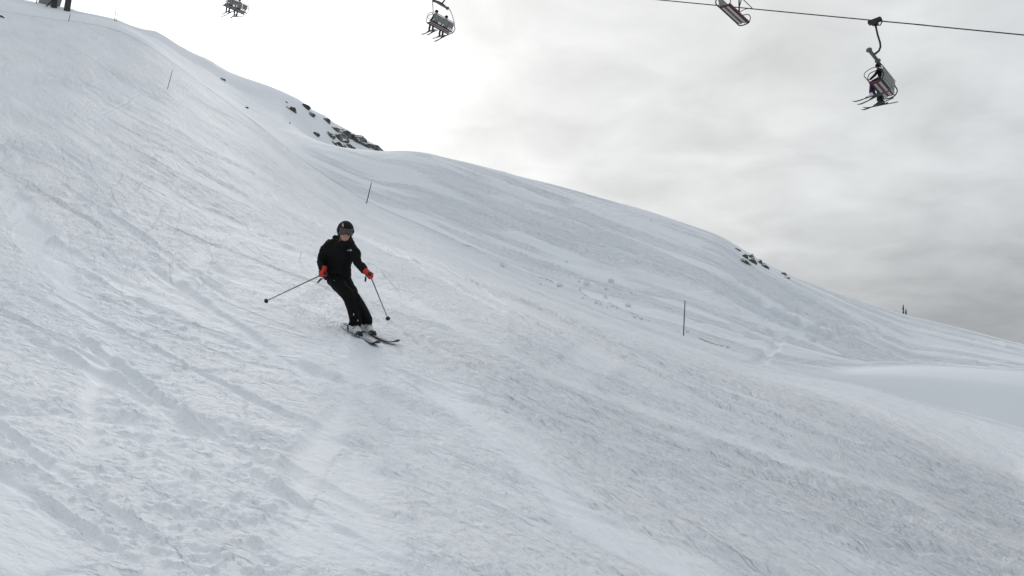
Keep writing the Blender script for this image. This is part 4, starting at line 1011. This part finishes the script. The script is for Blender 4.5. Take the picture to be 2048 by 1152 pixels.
def make_rider(chair_grip, yaw, tilt, x, jm, tm, hmat, label, ski_labels, skirot=(0.0, 0.0), legs=(0.0, 0.0), lean=0.0, headdown=0.0):
    """one seated rider on a chair: body, clothes, helmet; then two skis of their own"""
    mw = Matrix.Translation(chair_grip) @ Matrix.Rotation(yaw, 4, 'Z') @ Matrix.Rotation(tilt, 4, 'X')
    Vv = lambda a, b, c: mw @ Vector((a + x, b, c))
    seatz = -3.60
    o0 = Vv(0, 0.1, seatz)
    ax = (mw.to_3x3() @ Vector((1, 0, 0)), mw.to_3x3() @ Vector((0, 1, 0)), Vector((0, 0, 1)))
    head = Vv(lean, 0.10 + headdown, seatz + 0.86)
    ch_, sh_, pl = Vv(lean * 0.6, 0.04, seatz + 0.42), Vv(lean * 0.8, 0.05, seatz + 0.60), Vv(0, 0.04, seatz + 0.10)
    bd = MB(); bd.ball(head, (0.08, 0.10, 0.12), ax, 14, 10); bd.ball(head + ax[1] * 0.10 - ax[2] * 0.02, (0.016, 0.02, 0.022), ax, 8, 6)
    bd.tube([head - ax[2] * 0.05, sh_, ch_, pl], [0.06, 0.075, 0.14, 0.14], 12)
    jac = MB(); jac.loft([(pl - ax[2] * 0.06, ax[0], ax[1], 0.18, 0.14), (pl + ax[2] * 0.12, ax[0], ax[1], 0.175, 0.135), (ch_, ax[0], ax[1], 0.20, 0.14), (sh_, ax[0], ax[1], 0.19, 0.11), (sh_ + ax[2] * 0.08, ax[0], ax[1], 0.09, 0.085)], 16)
    tro = MB(); tro.ball(pl, (0.18, 0.15, 0.12), ax, 12, 8); ends = []
    for k, s_ in enumerate((-1, 1)):
        sp = sh_ + ax[0] * (s_ * 0.19); el = sp + ax[0] * (s_ * 0.05) + ax[1] * 0.14 - ax[2] * 0.24; wr = Vv(s_ * 0.13 , 0.52, seatz + 0.26)
        jac.tube([sh_, sp, el, wr], [0.09, 0.085, 0.07, 0.055], 12); bd.tube([sp, el, wr, wr + ax[1] * 0.12], [0.06, 0.05, 0.04, 0.045], 10)
        hp = pl + ax[0] * (s_ * 0.10); kn = Vv(s_ * 0.13, 0.50, seatz + 0.07); an = Vv(s_ * 0.13 + legs[k] * 0.3, 0.52 + legs[k], seatz - 0.42)
        tro.tube([hp, kn, an + (kn - an) * 0.15, an], [0.11, 0.085, 0.075, 0.08], 12); bd.tube([hp, kn, an, an - ax[2] * 0.08], [0.08, 0.06, 0.045, 0.05], 10)
        ends.append(an)
    per = bd.build('person', MT['skin'], None, o0, voxel=0.016, sm=2)
    tag(per, label, 'person', 'riders on the chairlift')
    jac.build('jacket', jm, per, o0, voxel=0.02, sm=3); tro.build('trousers', tm, per, o0, voxel=0.02, sm=3)
    hb = MB(); hb.ball(head + ax[2] * 0.045 - ax[1] * 0.012, (0.125, 0.14, 0.125), ax, 16, 10); hb.build('helmet', hmat, per, o0)
    for k, an in enumerate(ends):
        q = skirot[k]; fy = math.cos(q[0]); f = (ax[1] * fy + ax[0] * math.sin(q[0]) + ax[2] * q[1]).normalized(); u = (ax[2] - f * ax[2].dot(f)).normalized(); sd = f.cross(u)
        b0 = an - u * 0.17
        bt = MB(); bt.loft([(b0 - f * 0.13 + u * 0.05, sd, u, 0.045, 0.05), (b0 + u * 0.06, sd, u, 0.05, 0.06), (b0 + f * 0.15 + u * 0.04, sd, u, 0.045, 0.04)], 10)
        bt.loft([(b0 - f * 0.05 + u * 0.04, sd, f, 0.05, 0.08), (an + f * 0.01 + u * 0.10, sd, f, 0.06, 0.075)], 10)
        bt.build('boot', MT['boot'] if (k + int(x * 10)) % 3 == 0 else MT['buckle'], per, o0)
        tl = b0 - f * 0.72 - u * 0.016
        make_ski(tl, tl + f * 1.62, u, ski_labels[k], width=0.095, length=1.62, binding=0.72, group='skis of the chairlift riders')

K = MT
make_chair(G4, YAW + R(3), 'lift chair hanging nearest at upper right, seen almost end on with riders', tilt=R(-9))
make_chair(G2, YAW, 'lift chair with two riders showing their helmets above a grey backrest')
make_chair(G1, YAW, 'lift chair cut off by the top edge, over the left ridge')
make_chair(G3, YAW + math.pi + R(2), 'empty lift chair on the return rope, seen from below with rust-red front edge', True)
make_rider(G4, YAW + R(3), R(-9), -0.62, K['cloth_black'], K['cloth_violet'], K['helmet'], 'rider in violet trousers on the nearest lift chair, at its near end',
           ['long dark ski pointing left, upper of those under the nearest chair', 'dark ski crossing under the boots of the rider in violet trousers'], ((0.05, 0.02), (0.12, -0.10)), (0.10, 0.0))
make_rider(G4, YAW + R(3), R(-9), 0.48, K['cloth_black'], K['cloth_green'], K['helmet'], 'rider in black with dark green trousers at the far end of the nearest chair',
           ['thin ski pointing left in the middle under the nearest chair', 'lowest broad ski under the nearest chair, tilted down left'], ((0.10, -0.05), (-0.35, -0.02)), (0.05, -0.05), 0.0, 0.04)
make_rider(G2, YAW, 0.0, -0.58, K['cloth_green'], K['cloth_maroon'], K['helmet'], 'rider with maroon trousers on the left of the two-rider chair',
           ['long dark ski pointing lower left from the maroon rider', 'second ski of the maroon rider, partly behind his boots'], ((0.0, -0.02), (0.2, 0.05)), (0.12, -0.05))
make_rider(G2, YAW, 0.0, 0.44, K['cloth_black'], K['cloth_teal'], K['helmet'], 'rider with teal trousers on the right of the two-rider chair',
           ['thin pale-lit ski of the teal rider pointing left', 'lowest ski of the teal rider, tip dipping down'], ((0.05, 0.10), (-0.1, -0.22)), (0.05, -0.06))
make_rider(G1, YAW, 0.0, -0.50, K['cloth_black'], K['cloth_grey'], K['helmet'], 'rider with grey-blue trousers on the chair cut by the top edge',
           ['pale thin ski under the grey-blue rider, pointing left', 'ski of the grey-blue rider slanting steeply down to the left'], ((0.0, 0.02), (-0.5, -0.45)), (0.08, -0.02))
make_rider(G1, YAW, 0.0, 0.30, K['cloth_green'], K['cloth_black'], K['helmet'], 'rider with black trousers on the chair cut by the top edge',
           ['dark ski of the black-trousered rider on the cut-off chair', 'ski pointing right under the cut-off chair'], ((0.1, 0.0), (2.9, -0.12)), (0.02, -0.06))

# ------------------------------------------------------------------ pylon on the skyline
tb1, tb2 = ground_hit(108, 15, 80), ground_hit(134, 19, 80)
tdep = tb1.dot(F_)
t1, t2 = ray(107.5, 18) * tdep, ray(134, 20) * tdep
tw = empty('lift_pylon', (t1 + t2) / 2, 'dark grey two-legged lift pylon on the top left skyline', 'lift pylon')
o0 = tw.location
for b_, uu in ((t1, 120), (t2, 152)):
    top = ray(uu, -100) * tdep
    MB().tube([b_ - (top - b_).normalized() * 1.2, b_, top], [0.34, 0.33, 0.27], 20).build('leg', MT['tower'], tw, o0)
ca = ray(96, -92) * tdep; cb = ray(190, -92) * tdep
hd = MB(); axu = Vector((math.cos(YAW), math.sin(YAW), 0)); axf = Vector((-math.sin(YAW), math.cos(YAW), 0)); mid = (ray(120, -100) * tdep + ray(152, -100) * tdep) / 2
cmid = (GT + GT3) / 2
hd.box(Vector((cmid.x, cmid.y, GT.z - 0.6)), (7.2, 0.5, 0.5), (axu, axf, AZv)); hd.tube([mid, Vector((cmid.x, cmid.y, GT.z - 0.6))], 0.3, 12)
hd.build('crosshead', MT['tower'], tw, o0, smooth=False, bevel=0.04)
for g_ in (GT, GT3):
    sh = MB()
    for k in range(6): sh.tube([g_ + axf * (k - 2.5) * 0.5 - AZv * 0.22 - axu * 0.05, g_ + axf * (k - 2.5) * 0.5 - AZv * 0.22 + axu * 0.05], 0.19, 14)
    sh.box(g_ - AZv * 0.3 + axu * 0.08, (0.05, 2.9, 0.16), (axu, axf, AZv)); sh.build('sheave_train', MT['steel'], tw, o0)
# pale clad hut corner and its black prop just left of the legs
hb_ = ray(90, 8) * (tdep + 0.5); w_ = 30 / FPX * tdep; h_ = 1.7
hut = empty('equipment_box', hb_, 'pale grey clad equipment box on the skyline, left of the pylon legs', 'equipment box')
bx = MB(); bx.box(hb_ + Vector((0, 0.8, h_ * 0.5 - 0.6)), (w_ * 0.92, 1.6, h_ + 1.0), (Vector((0.98, -0.1, -0.12)).normalized(), Vector((0.1, 0.98, 0)), Vector((0.12, 0, 0.99)).normalized()))
bx.build('cladding', MT['panel'], hut, hb_, smooth=False, bevel=0.04)
pr = MB(); pr.tube([ray(92.5, 13) * (tdep - 0.6), ray(118, -14) * (tdep - 0.6)], 0.06, 8); pr.build('prop', MT['black'], hut, hb_)
ed_ = MB(); ed_.tube([ray(73, 7) * (tdep - 0.4), ray(75.5, -14) * (tdep - 0.4)], 0.05, 8); ed_.build('corner_trim', MT['galv'], hut, hb_)
# dark bent stick at the left edge of the frame
p_ = [ground_hit(-9, 34), ground_hit(2, 34.5), ground_hit(8, 36.5)]
st_ = MB().tube([p_[0] + AZv * 0.12, p_[1] + AZv * 0.12, p_[2] + AZv * 0.05], [0.07, 0.08, 0.05], 8).build('stick', MT['black'], None, p_[1])
tag(st_, 'short dark bent stick on the snow at the upper left edge', 'stick')

# ------------------------------------------------------------------ two far skiers beyond the right-hand crest
def far_person(u, r, jm, tm, label):
    d = ray(u, 630); g = Vector((d.x, d.y, 0)) * (r / math.hypot(d.x, d.y)); g.z = ground_z(g.x, g.y)
    fx = Vector((d.y, -d.x, 0)).normalized(); sd = Vector((d.x, d.y, 0)).normalized()          # walking across the view, seen in profile
    a = (sd, fx, AZv); bd = MB()
    bd.ball(g + AZv * 1.62 + fx * 0.03, (0.08, 0.10, 0.13), a, 12, 8); bd.tube([g + AZv * 1.5, g + AZv * 1.3, g + AZv * 0.95], [0.06, 0.11, 0.11], 10)
    jk_ = MB(); jk_.loft([(g + AZv * 0.82, sd, fx, 0.19, 0.13), (g + AZv * 1.1, sd, fx, 0.19, 0.13), (g + AZv * 1.35, sd, fx, 0.21, 0.14), (g + AZv * 1.48, sd, fx, 0.10, 0.09)], 12)
    tr_ = MB(); tr_.ball(g + AZv * 0.9, (0.17, 0.13, 0.12), a, 10, 6)
    for s_ in (-1, 1):
        sh_ = g + sd * (0.2 * s_) + AZv * 1.38; el = g + sd * (0.25 * s_) + AZv * 1.12; wr = g + sd * (0.22 * s_) + fx * (0.16 * s_) + AZv * 0.92
        jk_.tube([g + AZv * 1.38, sh_, el, wr], [0.08, 0.085, 0.07, 0.055], 10); bd.tube([sh_, el, wr, wr - AZv * 0.1], [0.06, 0.05, 0.04, 0.04], 8)
        hp = g + sd * (0.09 * s_) + AZv * 0.88; kn = g + sd * (0.10 * s_) + fx * (0.05 + 0.06 * s_) + AZv * 0.46; an = g + sd * (0.10 * s_) + fx * (0.10 * s_) + AZv * 0.02
        tr_.tube([hp, kn, an], [0.10, 0.085, 0.08], 10); bd.tube([hp, kn, an], [0.07, 0.06, 0.05], 8)
    pr_ = bd.build('person', MT['skin'], None, g, voxel=0.02, sm=1); tag(pr_, label, 'person', 'far-off people on the right skyline')
    jk_.build('jacket', jm, pr_, g, voxel=0.025, sm=2); tr_.build('trousers', tm, pr_, g, voxel=0.025, sm=2)
    h_ = MB(); h_.ball(g + AZv * 1.66 + fx * 0.03, (0.115, 0.125, 0.12), a, 12, 8); h_.build('helmet', MT['helmet'], pr_, g)
far_person(1806.5, 186, MT['cloth_maroon'], MT['cloth_grey'], 'tiny far-off person in brick red, left of the pair on the right skyline')
far_person(1812, 200, MT['cloth_black'], MT['cloth_grey'], 'tiny far-off person in black, right of the pair on the right skyline')

# ------------------------------------------------------------------ fine snow kicked up behind the skis
rnd = random.Random(11); sp = MB()
for k in range(1300):
    t = rnd.random() ** 1.6; base_ = A0.lerp(A_tip, 0.45 - 0.45 * min(1, t * 2)) if t < 0.5 else A0 - fA * ((t - 0.5) * 1.6)
    p = base_ + Vector((rnd.gauss(-0.12 - 0.25 * t, 0.13 + 0.18 * t), rnd.gauss(0, 0.2), 0))
    p.z = ground_z(p.x, p.y) + abs(rnd.gauss(0, 0.04 + 0.12 * t)); r = 0.004 + 0.009 * rnd.random() ** 3
    d1 = Vector((rnd.uniform(-1, 1), rnd.uniform(-1, 1), rnd.uniform(-1, 1))).normalized(); d2 = d1.orthogonal().normalized(); d3_ = d1.cross(d2); i0_ = len(sp.v)
    sp.v += [p + d1 * r, p + d2 * r, p - (d1 + d2) * (0.6 * r), p + d3_ * r]; sp.f += [(i0_, i0_ + 1, i0_ + 2), (i0_, i0_ + 1, i0_ + 3), (i0_ + 1, i0_ + 2, i0_ + 3), (i0_ + 2, i0_, i0_ + 3)]
o = sp.build('snow_spray', MT['chunk'], None, feet, smooth=False)
tag(o, 'fine spray of snow thrown up behind the skis of the black-clad skier', 'snow spray', kind='stuff')
